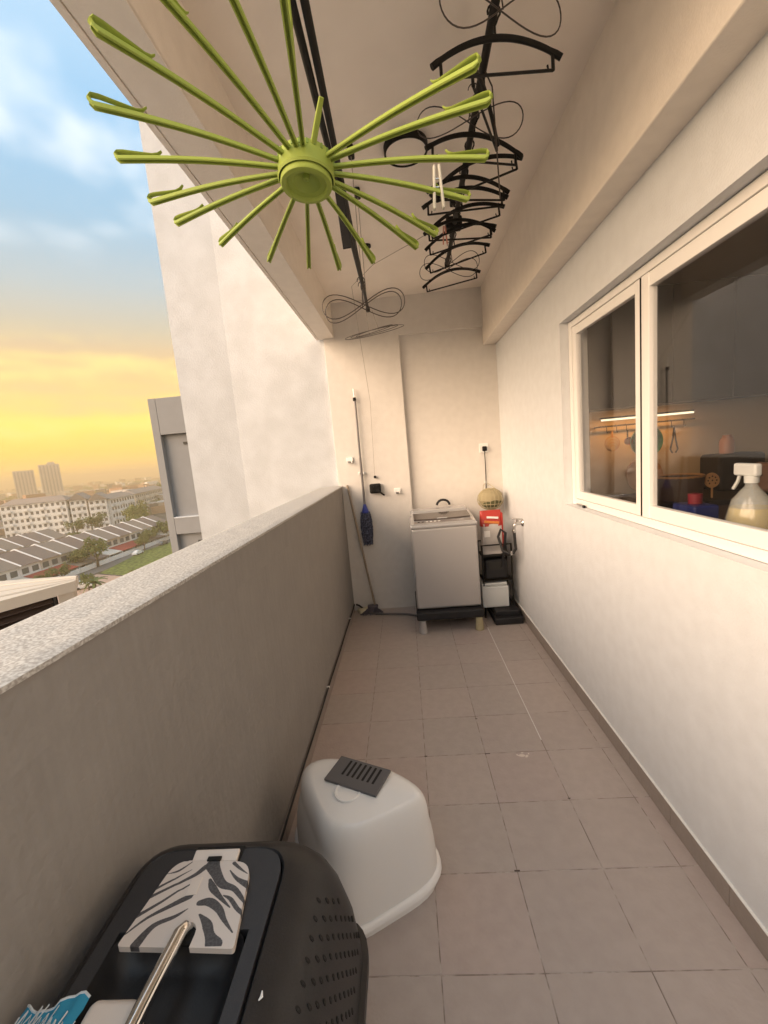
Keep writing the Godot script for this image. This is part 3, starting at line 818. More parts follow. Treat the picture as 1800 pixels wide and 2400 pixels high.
	for s in [-1, 1]:
		put(wp, "jaw", Geo.new().rbox(Vector3(0.0065 * s, 0.012, 0), Vector3(0.005, 0.075, 0.011), 0.0018, 1, Basis(Vector3.BACK, 0.06 * s)).mesh(), M["peg_white"])
	put(wp, "spring", Geo.new().tube(ring_path(Vector3(0, 0.02, 0), 0.0075, 12, 2), 0.0014, 5, true).mesh(), M["steel"])

func build_rods() -> void:
	# pair nearer the parapet, carrying the green dryer
	var a := thing("drying_rod", "black rod carrying the green umbrella dryer", "drying rod", Vector3.ZERO, "black rods of the ceiling clothes rack")
	put(a, "rod", rod_mesh(Vector3(-0.126, 2.30, -0.45), Vector3(-0.123, 2.30, -2.10), 0.0078), M["black_metal"])
	put(a, "end_cap", Geo.new().rbox(Vector3(-0.123, 2.30, -2.105), Vector3(0.022, 0.022, 0.03), 0.006, 2).mesh(), M["black_plastic"])
	var b := thing("drying_rod", "longer black rod beside the one carrying the green dryer", "drying rod", Vector3.ZERO, "black rods of the ceiling clothes rack")
	put(b, "rod", rod_mesh(Vector3(-0.098, 2.30, -0.45), Vector3(-0.126, 2.30, -2.42), 0.0078), M["black_metal"])
	put(b, "end_cap", Geo.new().rbox(Vector3(-0.126, 2.30, -2.42), Vector3(0.022, 0.022, 0.03), 0.006, 2).mesh(), M["black_plastic"])
	for rr in [[a, Vector3(-0.123, 2.307, -2.07)], [b, Vector3(-0.126, 2.307, -2.38)], [a, Vector3(-0.126, 2.307, -0.53)], [b, Vector3(-0.0985, 2.307, -0.53)]]:
		put(rr[0], "cord", Geo.new().tube(PackedVector3Array([rr[1], Vector3(rr[1].x, YC, rr[1].z - 0.04)]), 0.0016, 5).mesh(), M["rope"])
		put(rr[0], "pulley", Geo.new().rbox(Vector3(rr[1].x, YC - 0.02, rr[1].z - 0.04), Vector3(0.03, 0.042, 0.05), 0.008, 2).mesh(), M["black_plastic"])
	# rod nearer the window, full of hangers (two bars held close together)
	var c := thing("drying_rod", "black rod full of hangers on the window side", "drying rod", Vector3.ZERO, "black rods of the ceiling clothes rack")
	put(c, "rod", rod_mesh(Vector3(0.3397, 2.75, -0.45), Vector3(0.402, 2.75, -3.10), 0.0135), M["black_metal"])
	put(c, "end_cap", Geo.new().rbox(Vector3(0.402, 2.75, -3.10), Vector3(0.032, 0.032, 0.03), 0.006, 2).mesh(), M["black_plastic"])
	put(c, "clamp", Geo.new().rbox(Vector3(0.388, 2.76, -2.60), Vector3(0.09, 0.06, 0.07), 0.012, 2).mesh(), M["black_plastic"])
	for zz in [-2.60, -0.56]:
		var px := lerpf(0.315, 0.402, (0.6 - zz) / 3.7)
		put(c, "cord", Geo.new().tube(PackedVector3Array([Vector3(px, 2.76, zz), Vector3(px, YC, zz)]), 0.0016, 5).mesh(), M["rope"])
		put(c, "pulley", Geo.new().rbox(Vector3(px, YC - 0.02, zz), Vector3(0.03, 0.042, 0.05), 0.008, 2).mesh(), M["black_plastic"])
	# cord drawn across under the ceiling from one pulley to the other
	top("pulley_cord", Geo.new().tube(PackedVector3Array([Vector3(0.375, 2.79, -2.62), Vector3(0.15, 2.74, -2.72), Vector3(-0.09, 2.70, -2.85), Vector3(-0.255, 2.66, -3.05), Vector3(-0.262, 2.0, -3.985), Vector3(-0.284, 1.32, -3.985)]), 0.0016, 5).mesh(), M["rope"], "thin brown pulley cord running down the end wall to the crank", "cord")
	top("loose_cord", Geo.new().tube(PackedVector3Array([Vector3(0.367, 2.75, -1.60), Vector3(0.392, 2.69, -1.60), Vector3(0.397, 2.52, -1.60), Vector3(0.401, 2.349, -1.60)]), 0.0026, 5).mesh(), M["wire"], "thin dark cord dangling from the window side rod among the hangers", "cord")
	var st := thing("strap", "short black strap dangling from the rod beside the green dryer", "strap", Vector3(-0.118, 0, -1.34))
	put(st, "webbing", Geo.new().rbox(Vector3(0, 2.215, 0), Vector3(0.026, 0.165, 0.006), 0.002, 1, Basis(Vector3.BACK, 0.05)).mesh(), M["black_plastic"])
	put(st, "loop", Geo.new().tube(ring_path(Vector3(0.0, 2.300, 0), 0.0115, 14, 2), 0.0035, 6, true).mesh(), M["black_plastic"])

func hanger_mesh() -> Array:
	# thick arched coat hanger in the x-y plane, hook top at y = 0
	var arch := Geo.new()
	var path := PackedVector3Array()
	var rr := []
	for i in 25:
		var s := lerpf(-1, 1, i / 24.0)
		path.append(Vector3(s * 0.192, -0.085 - 0.062 * pow(absf(s), 2.0), 0))
		rr.append(0.0095 - 0.0015 * absf(s) + (0.002 if absf(s) > 0.9 else 0.0))
	arch.tube(path, rr, 8, false, 0.8, Vector3.FORWARD)
	var hook := Geo.new()
	var hp := PackedVector3Array([Vector3(0, -0.085, 0), Vector3(0, -0.055, 0), Vector3(0.006, -0.045, 0)])
	for i in 10:
		var an := lerpf(-0.9, PI + 0.3, i / 9.0)
		hp.append(Vector3(cos(an) * 0.0185, -0.0185 + sin(an) * 0.0185 - 0.0, 0))
	hook.tube(hp, 0.0032, 6)
	var lug := Geo.new()
	lug.tube(PackedVector3Array([Vector3(0, 0, 0), Vector3(0, -0.045, 0)]), 0.005, 6)
	lug.tube(PackedVector3Array([Vector3(0, -0.042, 0), Vector3(-0.014, -0.046, 0), Vector3(-0.017, -0.030, 0)]), 0.003, 6)
	var bar := Geo.new()
	bar.tube(PackedVector3Array([Vector3(-0.166, -0.178, 0), Vector3(0.166, -0.178, 0)]), 0.0042, 6)
	return [arch.mesh(), hook.mesh(), lug.mesh(), bar.mesh()]

func build_hangers() -> void:
	var hm := hanger_mesh()
	var proto := thing("coat_hanger", "", "clothes hanger", Vector3.ZERO, "black plastic hangers on the window side rod")
	put(proto, "arch", hm[0], M["black_plastic"])
	put(proto, "hook", hm[1], M["black_metal"])
	put(proto, "lug", hm[2], M["black_plastic"], Transform3D(Basis.IDENTITY, Vector3(0.166, -0.134, 0)))
	put(proto, "lug", hm[2], M["black_plastic"], Transform3D(Basis.from_scale(Vector3(-1, 1, 1)), Vector3(-0.166, -0.134, 0)))
	put(proto, "bar", hm[3], M["black_plastic"])
	# z along the rod, yaw, roll, own label
	var spots := [[-1.42, 0.10, 0.02, "wide black plastic hanger on the rod with the most space around it"],
		[-1.60, 1.15, 0.0, "black plastic hanger twisted almost in line with its rod"],
		[-1.80, 0.22, -0.05, ""], [-1.96, -0.30, 0.10, ""], [-2.05, 0.25, 0.02, ""], [-2.13, -0.08, -0.04, ""], [-2.29, -0.28, 0.08, ""], [-2.40, 0.18, 0.02, ""], [-2.47, -0.35, 0.05, ""], [-2.70, -0.32, 0.11, ""],
		[-3.03, -0.22, 0.08, "black plastic hanger at the rod end next to the end wall"]]
	var ordinal := ["", "", "ninth", "eighth", "seventh", "sixth", "fifth", "fourth", "third", "second"]
	for i in spots.size():
		var s: Array = spots[i]
		var o: Node3D = proto if i == 0 else copy(proto)
		var px := lerpf(0.315, 0.402, (0.6 - s[0]) / 3.7)
		o.position = Vector3(px, 2.767, s[0])
		o.rotation = Vector3(0, s[1], s[2])
		o.set_meta("label", s[3] if s[3] else "black plastic hanger, %s from the end wall on the window side rod" % ordinal[i])
	# wire hangers bent into two loops
	var wg := Geo.new()
	var wp := PackedVector3Array()
	for i in 48:
		var a := TAU * i / 48.0
		wp.append(Vector3(sin(a) * 0.185, -0.115 + sin(a) * cos(a) * 0.105, cos(a) * 0.006))
	wg.tube(wp, 0.0021, 5, true)
	var wloop := wg.mesh()
	var wh := Geo.new()
	var wpts := PackedVector3Array([Vector3(0, -0.115, 0), Vector3(0, -0.045, 0)])
	for i in 9:
		var an := lerpf(-0.8, PI + 0.2, i / 8.0)
		wpts.append(Vector3(cos(an) * 0.017, -0.017 + sin(an) * 0.017, 0))
	wh.tube(wpts, 0.002, 5)
	var whook := wh.mesh()
	var w0 := thing("wire_hanger", "", "wire hanger", Vector3.ZERO, "looped wire hangers")
	put(w0, "loops", wloop, M["wire"])
	put(w0, "hook", whook, M["wire"])
	var ws := [[0.345, 2.766, -1.30, 0.35, 0.12, "looped wire hanger beside the widely spaced hanger"], [0.350, 2.766, -1.68, -0.2, -0.22, "looped wire hanger behind the twisted black hanger"],
		[0.388, 2.766, -2.82, 0.3, 0.1, "looped wire hanger second from the end wall on the window side rod"], [0.395, 2.766, -2.93, -0.25, -0.1, "looped wire hanger closest to the end wall on the window side rod"],
		[-0.124, 2.308, -2.00, 0.1, 0.03, "looped wire hanger near the end of the dryer rod"], [-0.124, 2.308, -2.05, -0.25, -0.06, "looped wire hanger on the very tip of the dryer rod"]]
	for i in ws.size():
		var s: Array = ws[i]
		var o: Node3D = w0 if i == 0 else copy(w0)
		o.position = Vector3(s[0], s[1], s[2])
		o.rotation = Vector3(0, s[3], s[4])
		o.set_meta("label", s[5])
	# flat wire rack hung low from the far rod end
	var lr := thing("wire_rack", "thin wire rack hanging by two cords below the far rod end", "wire rack", Vector3(-0.10, 2.17, -2.38))
	for k in 3:
		var pp := PackedVector3Array()
		for i in 28:
			var a := TAU * i / 28.0
			pp.append(Vector3(cos(a) * (0.16 - 0.03 * k), 0.02 * cos(a) + 0.004 * k, sin(a) * (0.05 - 0.012 * k)))
		put(lr, "loop", Geo.new().tube(pp, 0.0016, 5, true).mesh(), M["wire"])
	for s in [-1, 1]:
		put(lr, "cord", Geo.new().tube(PackedVector3Array([Vector3(0.016 * s - 0.02, 0.118, -0.02), Vector3(0.03 * s, 0.0, -0.035)]), 0.0012, 5).mesh(), M["rope"])
	var pk := thing("pink_clothes_peg", "pink plastic clothes peg hanging under the hanger row", "clothes peg", Vector3(0.30, 2.615, -2.33))
	for s in [-1, 1]:
		put(pk, "jaw", Geo.new().rbox(Vector3(0.007 * s, -0.03, 0), Vector3(0.006, 0.085, 0.012), 0.0018, 1, Basis(Vector3.BACK, 0.07 * s)).mesh(), M["peg_pink"])
	put(pk, "spring", Geo.new().tube(ring_path(Vector3(0, -0.02, 0), 0.008, 12, 2), 0.0015, 5, true).mesh(), M["steel"])

func build_ceiling_lamp() -> void:
	var o := thing("ceiling_lamp", "round black rimmed ceiling lamp with white diffuser", "lamp", Vector3(0.125, YC - 0.0005, -2.14))
	put(o, "rim", Geo.new().lathe([Vector2(0.088, 0.0), Vector2(0.1, -0.002), Vector2(0.1, -0.032), Vector2(0.098, -0.035), Vector2(0.093, -0.035), Vector2(0.091, -0.033), Vector2(0.0905, -0.030)], 44).mesh(), M["black_plastic"])
	put(o, "diffuser", Geo.new().lathe([Vector2(0.0905, -0.030), Vector2(0.06, -0.033), Vector2(0.001, -0.034)], 44).mesh(), M["ceiling_paint"])
	# cable along the parapet foot
	var cb := thing("skirting_cable", "thin black cable running along the foot of the parapet", "cable")
	var cp := PackedVector3Array()
	for i in 24: cp.append(Vector3(-0.5955 + 0.0012 * sin(i * 1.9), 0.0855 + 0.0008 * sin(i * 2.7), lerpf(-3.96, 1.6, i / 23.0)))
	put(cb, "sheath", Geo.new().tube(cp, 0.0048, 7).mesh(), M["black_rubber"])
	for cz in [-3.6, -2.49, -1.2]: put(cb, "cable_clip", Geo.new().rbox(Vector3(-0.598, 0.0885, cz), Vector3(0.020, 0.012, 0.009), 0.003, 1).mesh(), M["white_plastic"])
	# small black hook plate
	top("ceiling_hook", Geo.new().lathe([Vector2(0.03, 0), Vector2(0.03, -0.012), Vector2(0.012, -0.02), Vector2(0.012, -0.05), Vector2(0.001, -0.052)], 20).mesh(), M["black_plastic"], "small round black hook fixed to the ceiling near the end wall", "hook", Vector3(-0.13, YC - 0.0005, -3.03))

# ---------------------------------------------------------------- along the end wall
func build_washing_machine() -> void:
	var o := thing("washing_machine", "grey top loading washing machine with smoked lid on black stand", "washing machine", Vector3(0.282, 0, -3.715))
	var w := 0.555
	var d := 0.54
	# body: loft of rounded rectangles with slightly flared top band
	put(o, "cabinet", Geo.new().rbox(Vector3(0, 0.53, 0), Vector3(w - 0.012, 0.70, d - 0.01), 0.022, 3).mesh(), M["washer_grey"])
	put(o, "top_band", Geo.new().rbox(Vector3(0, 0.893, 0.0), Vector3(w, 0.036, d), 0.016, 3).mesh(), M["washer_light"])
	# sloping top deck
	var g := Geo.new()
	var zf := d / 2 - 0.012
	var zb := -d / 2 + 0.005
	var y0 := 0.906
	var yf := 0.918
	var yb := 0.962
	var hw := w / 2 - 0.014
	g.quad(Vector3(-hw, yf, zf), Vector3(hw, yf, zf), Vector3(hw, yb, zb), Vector3(-hw, yb, zb))
	g.quad(Vector3(-hw, y0, zf), Vector3(hw, y0, zf), Vector3(hw, yf, zf), Vector3(-hw, yf, zf))
	g.quad(Vector3(-hw, y0, zb), Vector3(-hw, y0, zf), Vector3(-hw, yf, zf), Vector3(-hw, yb, zb))
	g.quad(Vector3(hw, y0, zf), Vector3(hw, y0, zb), Vector3(hw, yb, zb), Vector3(hw, yf, zf))
	g.quad(Vector3(hw, y0, zb), Vector3(-hw, y0, zb), Vector3(-hw, yb, zb), Vector3(hw, yb, zb))
	put(o, "top_deck", g.mesh(), M["washer_light"])
	var sl := atan2(yb - yf, zf - zb)
	var bs := Basis(Vector3.RIGHT, sl)
	var mid := func(f: float) -> Vector3: return Vector3(0, lerpf(yf, yb, f), lerpf(zf, zb, f))
	# smoked lid with bowed front edge
	var lid := PackedVector2Array()
	for i in 13:
		var s := lerpf(-1, 1, i / 12.0)
		lid.append(Vector2(s * 0.238, 0.105 + 0.02 * (1 - s * s)))
	lid.append(Vector2(0.238, -0.10)); lid.append(Vector2(-0.238, -0.10))
	var lo := put(o, "lid", Geo.new().prism(lid, 0.0, 0.012, Transform3D(bs, mid.call(0.42))).mesh(), M["washer_lid"])
	put(lo, "lid_handle", Geo.new().rbox(Vector3(0, 0.012, 0.118), Vector3(0.09, 0.010, 0.014), 0.004, 1).mesh(), M["washer_light"], Transform3D(bs, mid.call(0.42)))
	var cp := put(o, "control_panel", Geo.new().rbox(Vector3.ZERO, Vector3(0.48, 0.004, 0.052), 0.0015, 1, bs).mesh(), M["washer_panel"], Transform3D(Basis.IDENTITY, mid.call(0.085)))
	for i in 6:
		put(cp, "button", Geo.new().rbox(Vector3.ZERO, Vector3(0.018, 0.006, 0.013), 0.002, 1, bs).mesh(), M["white_plastic"] if i > 1 else M["black_plastic"], Transform3D(Basis.IDENTITY, Vector3(-0.20 + 0.034 * i, 0.003, -0.002)))
	put(cp, "display", Geo.new().rbox(Vector3.ZERO, Vector3(0.05, 0.005, 0.02), 0.001, 1, bs).mesh(), M["washer_light"], Transform3D(Basis.IDENTITY, Vector3(0.15, 0.002, 0.0)))
	put(o, "console", Geo.new().rbox(Vector3.ZERO, Vector3(w - 0.05, 0.03, 0.10), 0.012, 2, bs).mesh(), M["washer_light"], Transform3D(Basis.IDENTITY, mid.call(0.86) + Vector3(0, 0.004, 0)))
	# stand
	var st := thing("washer_stand", "black plastic stand on round white feet under the washing machine", "stand", Vector3(0.282, 0, -3.69))
	put(st, "tray", Geo.new().rbox(Vector3(0, 0.138, 0), Vector3(0.56, 0.072, 0.60), 0.014, 2).mesh(), M["black_rubber"])
	for x in [-0.235, 0.235]:
		for zz in [-0.25, 0.295]:
			put(st, "foot", Geo.new().lathe([Vector2(0.001, 0.001), Vector2(0.036, 0.001), Vector2(0.036, 0.012), Vector2(0.028, 0.085), Vector2(0.026, 0.103), Vector2(0.001, 0.103)], 20, Transform3D(Basis.IDENTITY, Vector3(x, 0, zz))).mesh(), M["washer_grey"] if x < 0 else M["straw"])
	# drain hose along the floor and inlet hose behind
	top("drain_hose", Geo.new().tube(PackedVector3Array([Vector3(0.03, 0.012, -3.74), Vector3(-0.08, 0.012, -3.80), Vector3(-0.20, 0.012, -3.83), Vector3(-0.33, 0.012, -3.85), Vector3(-0.42, 0.012, -3.88), Vector3(-0.50, 0.012, -3.93)]), 0.0105, 8).mesh(), M["grey_pole"], "dark grey drain hose lying on the tiles towards the corner", "hose")
	var ih := PackedVector3Array()
	for i in 9:
		var an := lerpf(PI * 0.95, 0.05, i / 8.0)
		ih.append(Vector3(0.335 + cos(an) * 0.06, 0.985 + sin(an) * 0.055, -3.985))
	top("inlet_hose", Geo.new().tube(ih, 0.011, 8).mesh(), M["black_rubber"], "black inlet hose looping up behind the washing machine", "hose")

func build_end_wall_things() -> void:
	# socket with plug and lead
	var so := thing("wall_socket", "white wall socket with a black plug and lead above the washing machine", "socket", Vector3(0.758, 1.487, ZN))
	put(so, "plate", Geo.new().rbox(Vector3(0, 0, 0.006), Vector3(0.086, 0.086, 0.012), 0.004, 2).mesh(), M["white_plastic"])
	put(so, "plug", Geo.new().rbox(Vector3(0.004, -0.008, 0.028), Vector3(0.042, 0.046, 0.034), 0.010, 2).mesh(), M["black_plastic"])
	put(so, "lead", Geo.new().tube(PackedVector3Array([Vector3(0.004, -0.02, 0.03), Vector3(0.004, -0.06, 0.022), Vector3(0.006, -0.25, 0.012), Vector3(0.0, -0.40, 0.012), Vector3(-0.05, -0.50, 0.03)]), 0.004, 6).mesh(), M["black_plastic"])
	# light blue-handled duster held by a clip
	var du := thing("telescopic_duster", "long grey telescopic duster with blue fluffy head hung on the wall", "duster", Vector3(-0.405, 0, ZB + 0.035))
	put(du, "pole", rod_mesh(Vector3(0, 1.0, 0), Vector3(0.0, 1.50, 0), 0.0115), M["grey_pole"])
	put(du, "upper_pole", rod_mesh(Vector3(0, 1.49, 0), Vector3(0.004, 2.03, 0), 0.0095), M["grey_pole"])
	put(du, "grip_end", rod_mesh(Vector3(0.004, 2.03, 0), Vector3(-0.001, 2.13, 0), 0.008), M["white_plastic"])
	put(du, "collar", Geo.new().lathe([Vector2(0.014, 2.02), Vector2(0.016, 2.03), Vector2(0.014, 2.05), Vector2(0.001, 2.05)], 14).mesh(), M["black_plastic"])
	put(du, "socket_cone", Geo.new().lathe([Vector2(0.012, 1.06), Vector2(0.02, 1.03), Vector2(0.035, 0.985), Vector2(0.03, 0.975), Vector2(0.001, 0.975)], 18).mesh(), M["duster_blue"])
	var fg := Geo.new()
	for i in 900:
		var v := rng.randf()
		var a := rng.randf() * TAU
		var wx := 0.050 * (0.75 + 0.25 * sin(PI * clampf(v * 1.1, 0, 1)))
		var p := Vector3(cos(a) * wx, 0.985 - v * 0.315, sin(a) * 0.022)
		var dir := (Vector3(cos(a), rng.randf_range(-0.9, 0.2), sin(a) * 0.8)).normalized() * rng.randf_range(0.006, 0.013)
		fg.tube(PackedVector3Array([p * Vector3(0.8, 1, 0.8), p + dir * 0.6, p + dir * 0.7 + Vector3(0, -0.010, 0)]), 0.0032, 4)
	put(du, "fluffy_head", fg.mesh(60), M["duster_fluff"])
	put(du, "head_core", Geo.new().rbox(Vector3(0, 0.83, 0), Vector3(0.085, 0.31, 0.036), 0.016, 2).mesh(), M["duster_fluff"])
	var cl := thing("broom_clip", "small white clip holding the duster pole", "clip", Vector3(-0.405, 1.353, ZB))
	put(cl, "plate", Geo.new().rbox(Vector3(0, 0, 0.006), Vector3(0.07, 0.02, 0.012), 0.003, 1).mesh(), M["white_plastic"])
	for s in [-1, 1]:
		put(cl, "jaw", Geo.new().rbox(Vector3(0.0185 * s, 0, 0.028), Vector3(0.007, 0.018, 0.04), 0.002, 1).mesh(), M["white_plastic"])
	for q in [[Vector3(-0.507, 1.485, ZB), "empty white broom clip beside the duster pole"], [Vector3(-0.084, 1.158, ZB), "empty white broom clip between crank and washing machine"]]:
		var h := thing("broom_clip", q[1], "clip", q[0])
		put(h, "plate", Geo.new().rbox(Vector3(0, 0.008, 0.008), Vector3(0.062, 0.036, 0.016), 0.004, 2).mesh(), M["white_plastic"])
		for s in [-1, 1]:
			put(h, "jaw", Geo.new().rbox(Vector3(0.021 * s, -0.016, 0.026), Vector3(0.009, 0.018, 0.04), 0.003, 1).mesh(), M["white_plastic"])
		put(h, "roller", Geo.new().rbox(Vector3(0, -0.02, 0.014), Vector3(0.03, 0.014, 0.022), 0.005, 2).mesh(), M["steel"])
	# crank of the pulley rack
	var cr := thing("rack_crank", "black crank box of the pulley rack on the end wall", "crank", Vector3(-0.29, 1.20, ZB))
	put(cr, "housing", Geo.new().rbox(Vector3(0, 0, 0.03), Vector3(0.105, 0.09, 0.06), 0.014, 2).mesh(), M["black_plastic"])
	for s in [[-0.025, 0.02], [0.025, 0.02], [-0.025, -0.022], [0.025, -0.022]]:
		put(cr, "boss", Geo.new().lathe([Vector2(0.014, 0.0), Vector2(0.013, 0.006), Vector2(0.006, 0.008), Vector2(0.001, 0.006)], 12, Transform3D(Basis(Vector3.RIGHT, PI / 2), Vector3(s[0], s[1], 0.059))).mesh(), M["black_metal"])
	put(cr, "arm", Geo.new().tube(PackedVector3Array([Vector3(0.03, -0.02, 0.062), Vector3(0.055, -0.045, 0.07), Vector3(0.085, -0.068, 0.07)]), 0.008, 8).mesh(), M["black_plastic"])
	put(cr, "guide", Geo.new().rbox(Vector3(0.006, 0.108, 0.018), Vector3(0.022, 0.024, 0.03), 0.006, 1).mesh(), M["black_plastic"])
	# broom leaning in the corner
	var br := thing("broom", "thin wooden broom leaning in the corner with dark bristles on the floor", "broom", Vector3.ZERO)
	put(br, "stick", rod_mesh(Vector3(-0.390, 0.05, -3.925), Vector3(-0.555, 1.252, -4.0), 0.0105), M["wood_stick"])
	var bg := Geo.new()
	for i in 160:
		var u := rng.randf_range(-1, 1)
		var p := Vector3(-0.415 + u * 0.03, 0.055, -3.925 + rng.randf_range(-0.012, 0.012))
		bg.tube(PackedVector3Array([p, Vector3(-0.43 + u * 0.115, 0.004, -3.90 + rng.randf_range(-0.04, 0.05))]), 0.0022, 4)
	put(br, "bristles", bg.mesh(0.0), M["broom_purple"])
	put(br, "head", Geo.new().rbox(Vector3(-0.415, 0.066, -3.925), Vector3(0.10, 0.035, 0.035), 0.01, 2).mesh(), M["broom_purple"])
	var dp := thing("dustpan", "small pale yellow dustpan pushed into the floor corner", "dustpan", Vector3(-0.505, 0.001, -3.955), "", 0.5)
	put(dp, "pan", Geo.new().rbox(Vector3(0, 0.02, 0), Vector3(0.12, 0.036, 0.09), 0.012, 2).mesh(), M["pale_yellow"])
	put(dp, "handle", Geo.new().tube(PackedVector3Array([Vector3(0, 0.03, -0.03), Vector3(-0.04, 0.07, -0.035), Vector3(-0.065, 0.085, -0.03)]), 0.009, 7).mesh(), M["kitchen_dark"])
	# black rack between machine and wall with things in it
	var rk := thing("slim_rack", "narrow black metal rack between washing machine and wall", "rack", Vector3(0.735, 0, -3.72))
	for x in [-0.125, 0.125]:
		for zz in [-0.10, 0.10]:
			put(rk, "post", Geo.new().tube(PackedVector3Array([Vector3(x, 0.0, zz), Vector3(x, 0.66, zz)]), 0.008, 8).mesh(), M["black_metal"])
	for y in [0.335, 0.555]:
		put(rk, "shelf", Geo.new().rbox(Vector3(0, y, 0), Vector3(0.25, 0.012, 0.20), 0.003, 1).mesh(), M["black_metal"])
	for zz in [-0.10, 0.10]:
		put(rk, "rail", Geo.new().tube(PackedVector3Array([Vector3(-0.125, 0.655, zz), Vector3(0.125, 0.655, zz)]), 0.006, 6).mesh(), M["black_metal"])
	var bn := thing("black_bin", "dull black storage bin on the lower shelf of the slim rack", "bin", Vector3(0.73, 0.342, -3.72))
	put(bn, "body", Geo.new().rbox(Vector3(0, 0.09, 0), Vector3(0.20, 0.18, 0.17), 0.02, 2).mesh(), M["black_rubber"])
	put(bn, "front_sticker", Geo.new().rbox(Vector3(0.0, 0.12, 0.0862), Vector3(0.12, 0.07, 0.002), 0.0008, 1).mesh(), M["louvre_dark"])
	# cat litter bag: pillow bag with red top
	var bag := thing("litter_bag", "white bag with red and orange printed top standing on the rack", "bag", Vector3(0.715, 0.562, -3.71))
	put(bag, "bag_body", pillow_bag(0.19, 0.0, 0.27, 0.11).mesh(50), M["bag_white"])
	put(bag, "red_top", pillow_bag(0.192, 0.25, 0.385, 0.108).mesh(50), M["red_print"])
	put(bag, "orange_band", Geo.new().rbox(Vector3(-0.0, 0.285, 0.050), Vector3(0.13, 0.022, 0.008), 0.003, 1, Basis(Vector3.BACK, -0.15)).mesh(), M["bag_orange"])
	put(bag, "white_band", Geo.new().rbox(Vector3(0.01, 0.325, 0.043), Vector3(0.10, 0.018, 0.006), 0.002, 1, Basis(Vector3.BACK, -0.12)).mesh(), M["white_plastic"])
	put(bag, "side_seam", Geo.new().rbox(Vector3(0.094, 0.18, 0.01), Vector3(0.014, 0.36, 0.05), 0.005, 1).mesh(), M["red_print"])
	put(bag, "label_patch", Geo.new().rbox(Vector3(-0.045, 0.185, 0.054), Vector3(0.05, 0.055, 0.004), 0.001, 1).mesh(), M["white_plastic"])
	# round woven net basket hanging under the socket
	var nb := thing("net_basket", "round pale wicker basket with olive stuffing behind the litter bag", "basket", Vector3(0.762, 1.02, -3.905))
	for k in 9:
		var a := PI * k / 9
		var pp := PackedVector3Array()
		for i in 24:
			var t := TAU * i / 24.0
			pp.append(Vector3(cos(t) * cos(a) * 0.118, sin(t) * 0.10, cos(t) * sin(a) * 0.105))
		put(nb, "hoop", Geo.new().tube(pp, 0.0026, 5, true).mesh(), M["straw"])
	for k in 7:
		var la := lerpf(-1.2, 1.2, k / 6.0)
		var pr := PackedVector3Array()
		for i in 26:
			var t := TAU * i / 26.0
			pr.append(Vector3(cos(t) * cos(la) * 0.119, sin(la) * 0.101, sin(t) * cos(la) * 0.106))
		put(nb, "weave", Geo.new().tube(pr, 0.0026, 5, true).mesh(), M["straw"])
	put(nb, "stuffing", blob(Vector3(0.004, -0.028, 0), Vector3(0.09, 0.06, 0.08), 3, 0.18).mesh(60), M["olive"])
	put(nb, "lining", blob(Vector3(0, 0.012, -0.01), Vector3(0.108, 0.086, 0.09), 4, 0.05).mesh(60), M["straw"])
	put(nb, "hanging_loop", Geo.new().tube(PackedVector3Array([Vector3(-0.06, 0.085, -0.02), Vector3(-0.03, 0.12, -0.14), Vector3(0.0, 0.135, -0.168), Vector3(0.03, 0.12, -0.14), Vector3(0.06, 0.085, -0.02)]), 0.003, 5).mesh(), M["straw"])
	put(nb, "hook", Geo.new().rbox(Vector3(0, 0.14, -0.164), Vector3(0.02, 0.03, 0.012), 0.003, 1).mesh(), M["white_plastic"])
	# tap with hose
	var tp := thing("water_tap", "chrome wall tap with a black hose beside the slim rack", "tap", Vector3(XR, 0.865, -3.43))
	put(tp, "flange", Geo.new().lathe([Vector2(0.001, 0.016), Vector2(0.02, 0.014), Vector2(0.028, 0.004), Vector2(0.028, 0.0)], 18, Transform3D(Basis(Vector3.BACK, PI / 2), Vector3.ZERO)).mesh(), M["steel"])
	put(tp, "body", Geo.new().tube(PackedVector3Array([Vector3(0, 0, 0), Vector3(-0.05, 0.0, 0), Vector3(-0.07, -0.012, 0), Vector3(-0.075, -0.05, 0)]), [0.013, 0.015, 0.014, 0.012], 12).mesh(), M["steel"])
	put(tp, "lever", Geo.new().rbox(Vector3(-0.045, 0.036, 0.0), Vector3(0.085, 0.012, 0.018), 0.005, 2, Basis(Vector3.BACK, -0.15)).mesh(), M["steel"])
	put(tp, "spindle", Geo.new().lathe([Vector2(0.01, 0.008), Vector2(0.01, 0.034), Vector2(0.001, 0.035)], 12, Transform3D(Basis.IDENTITY, Vector3(-0.045, 0, 0))).mesh(), M["steel"])
	put(tp, "hose", Geo.new().tube(PackedVector3Array([Vector3(-0.075, -0.05, 0), Vector3(-0.072, -0.16, 0.0), Vector3(-0.068, -0.21, 0.0), Vector3(-0.085, -0.245, -0.01), Vector3(-0.12, -0.25, -0.02), Vector3(-0.16, -0.235, -0.06), Vector3(-0.185, -0.12, -0.10), Vector3(-0.16, -0.06, -0.10), Vector3(-0.125, -0.09, -0.09), Vector3(-0.135, -0.20, -0.10), Vector3(-0.15, -0.40, -0.16)]), 0.012, 9).mesh(), M["black_rubber"])
	put(tp, "hose_clamp", Geo.new().lathe([Vector2(0.0145, -0.075), Vector2(0.016, -0.07), Vector2(0.016, -0.055), Vector2(0.0145, -0.05)], 14, Transform3D(Basis.IDENTITY, Vector3(-0.075, 0, 0))).mesh(), M["steel"])
	put(tp, "joint", Geo.new().rbox(Vector3(-0.105, -0.248, -0.015), Vector3(0.018, 0.034, 0.03), 0.005, 1).mesh(), M["steel"])
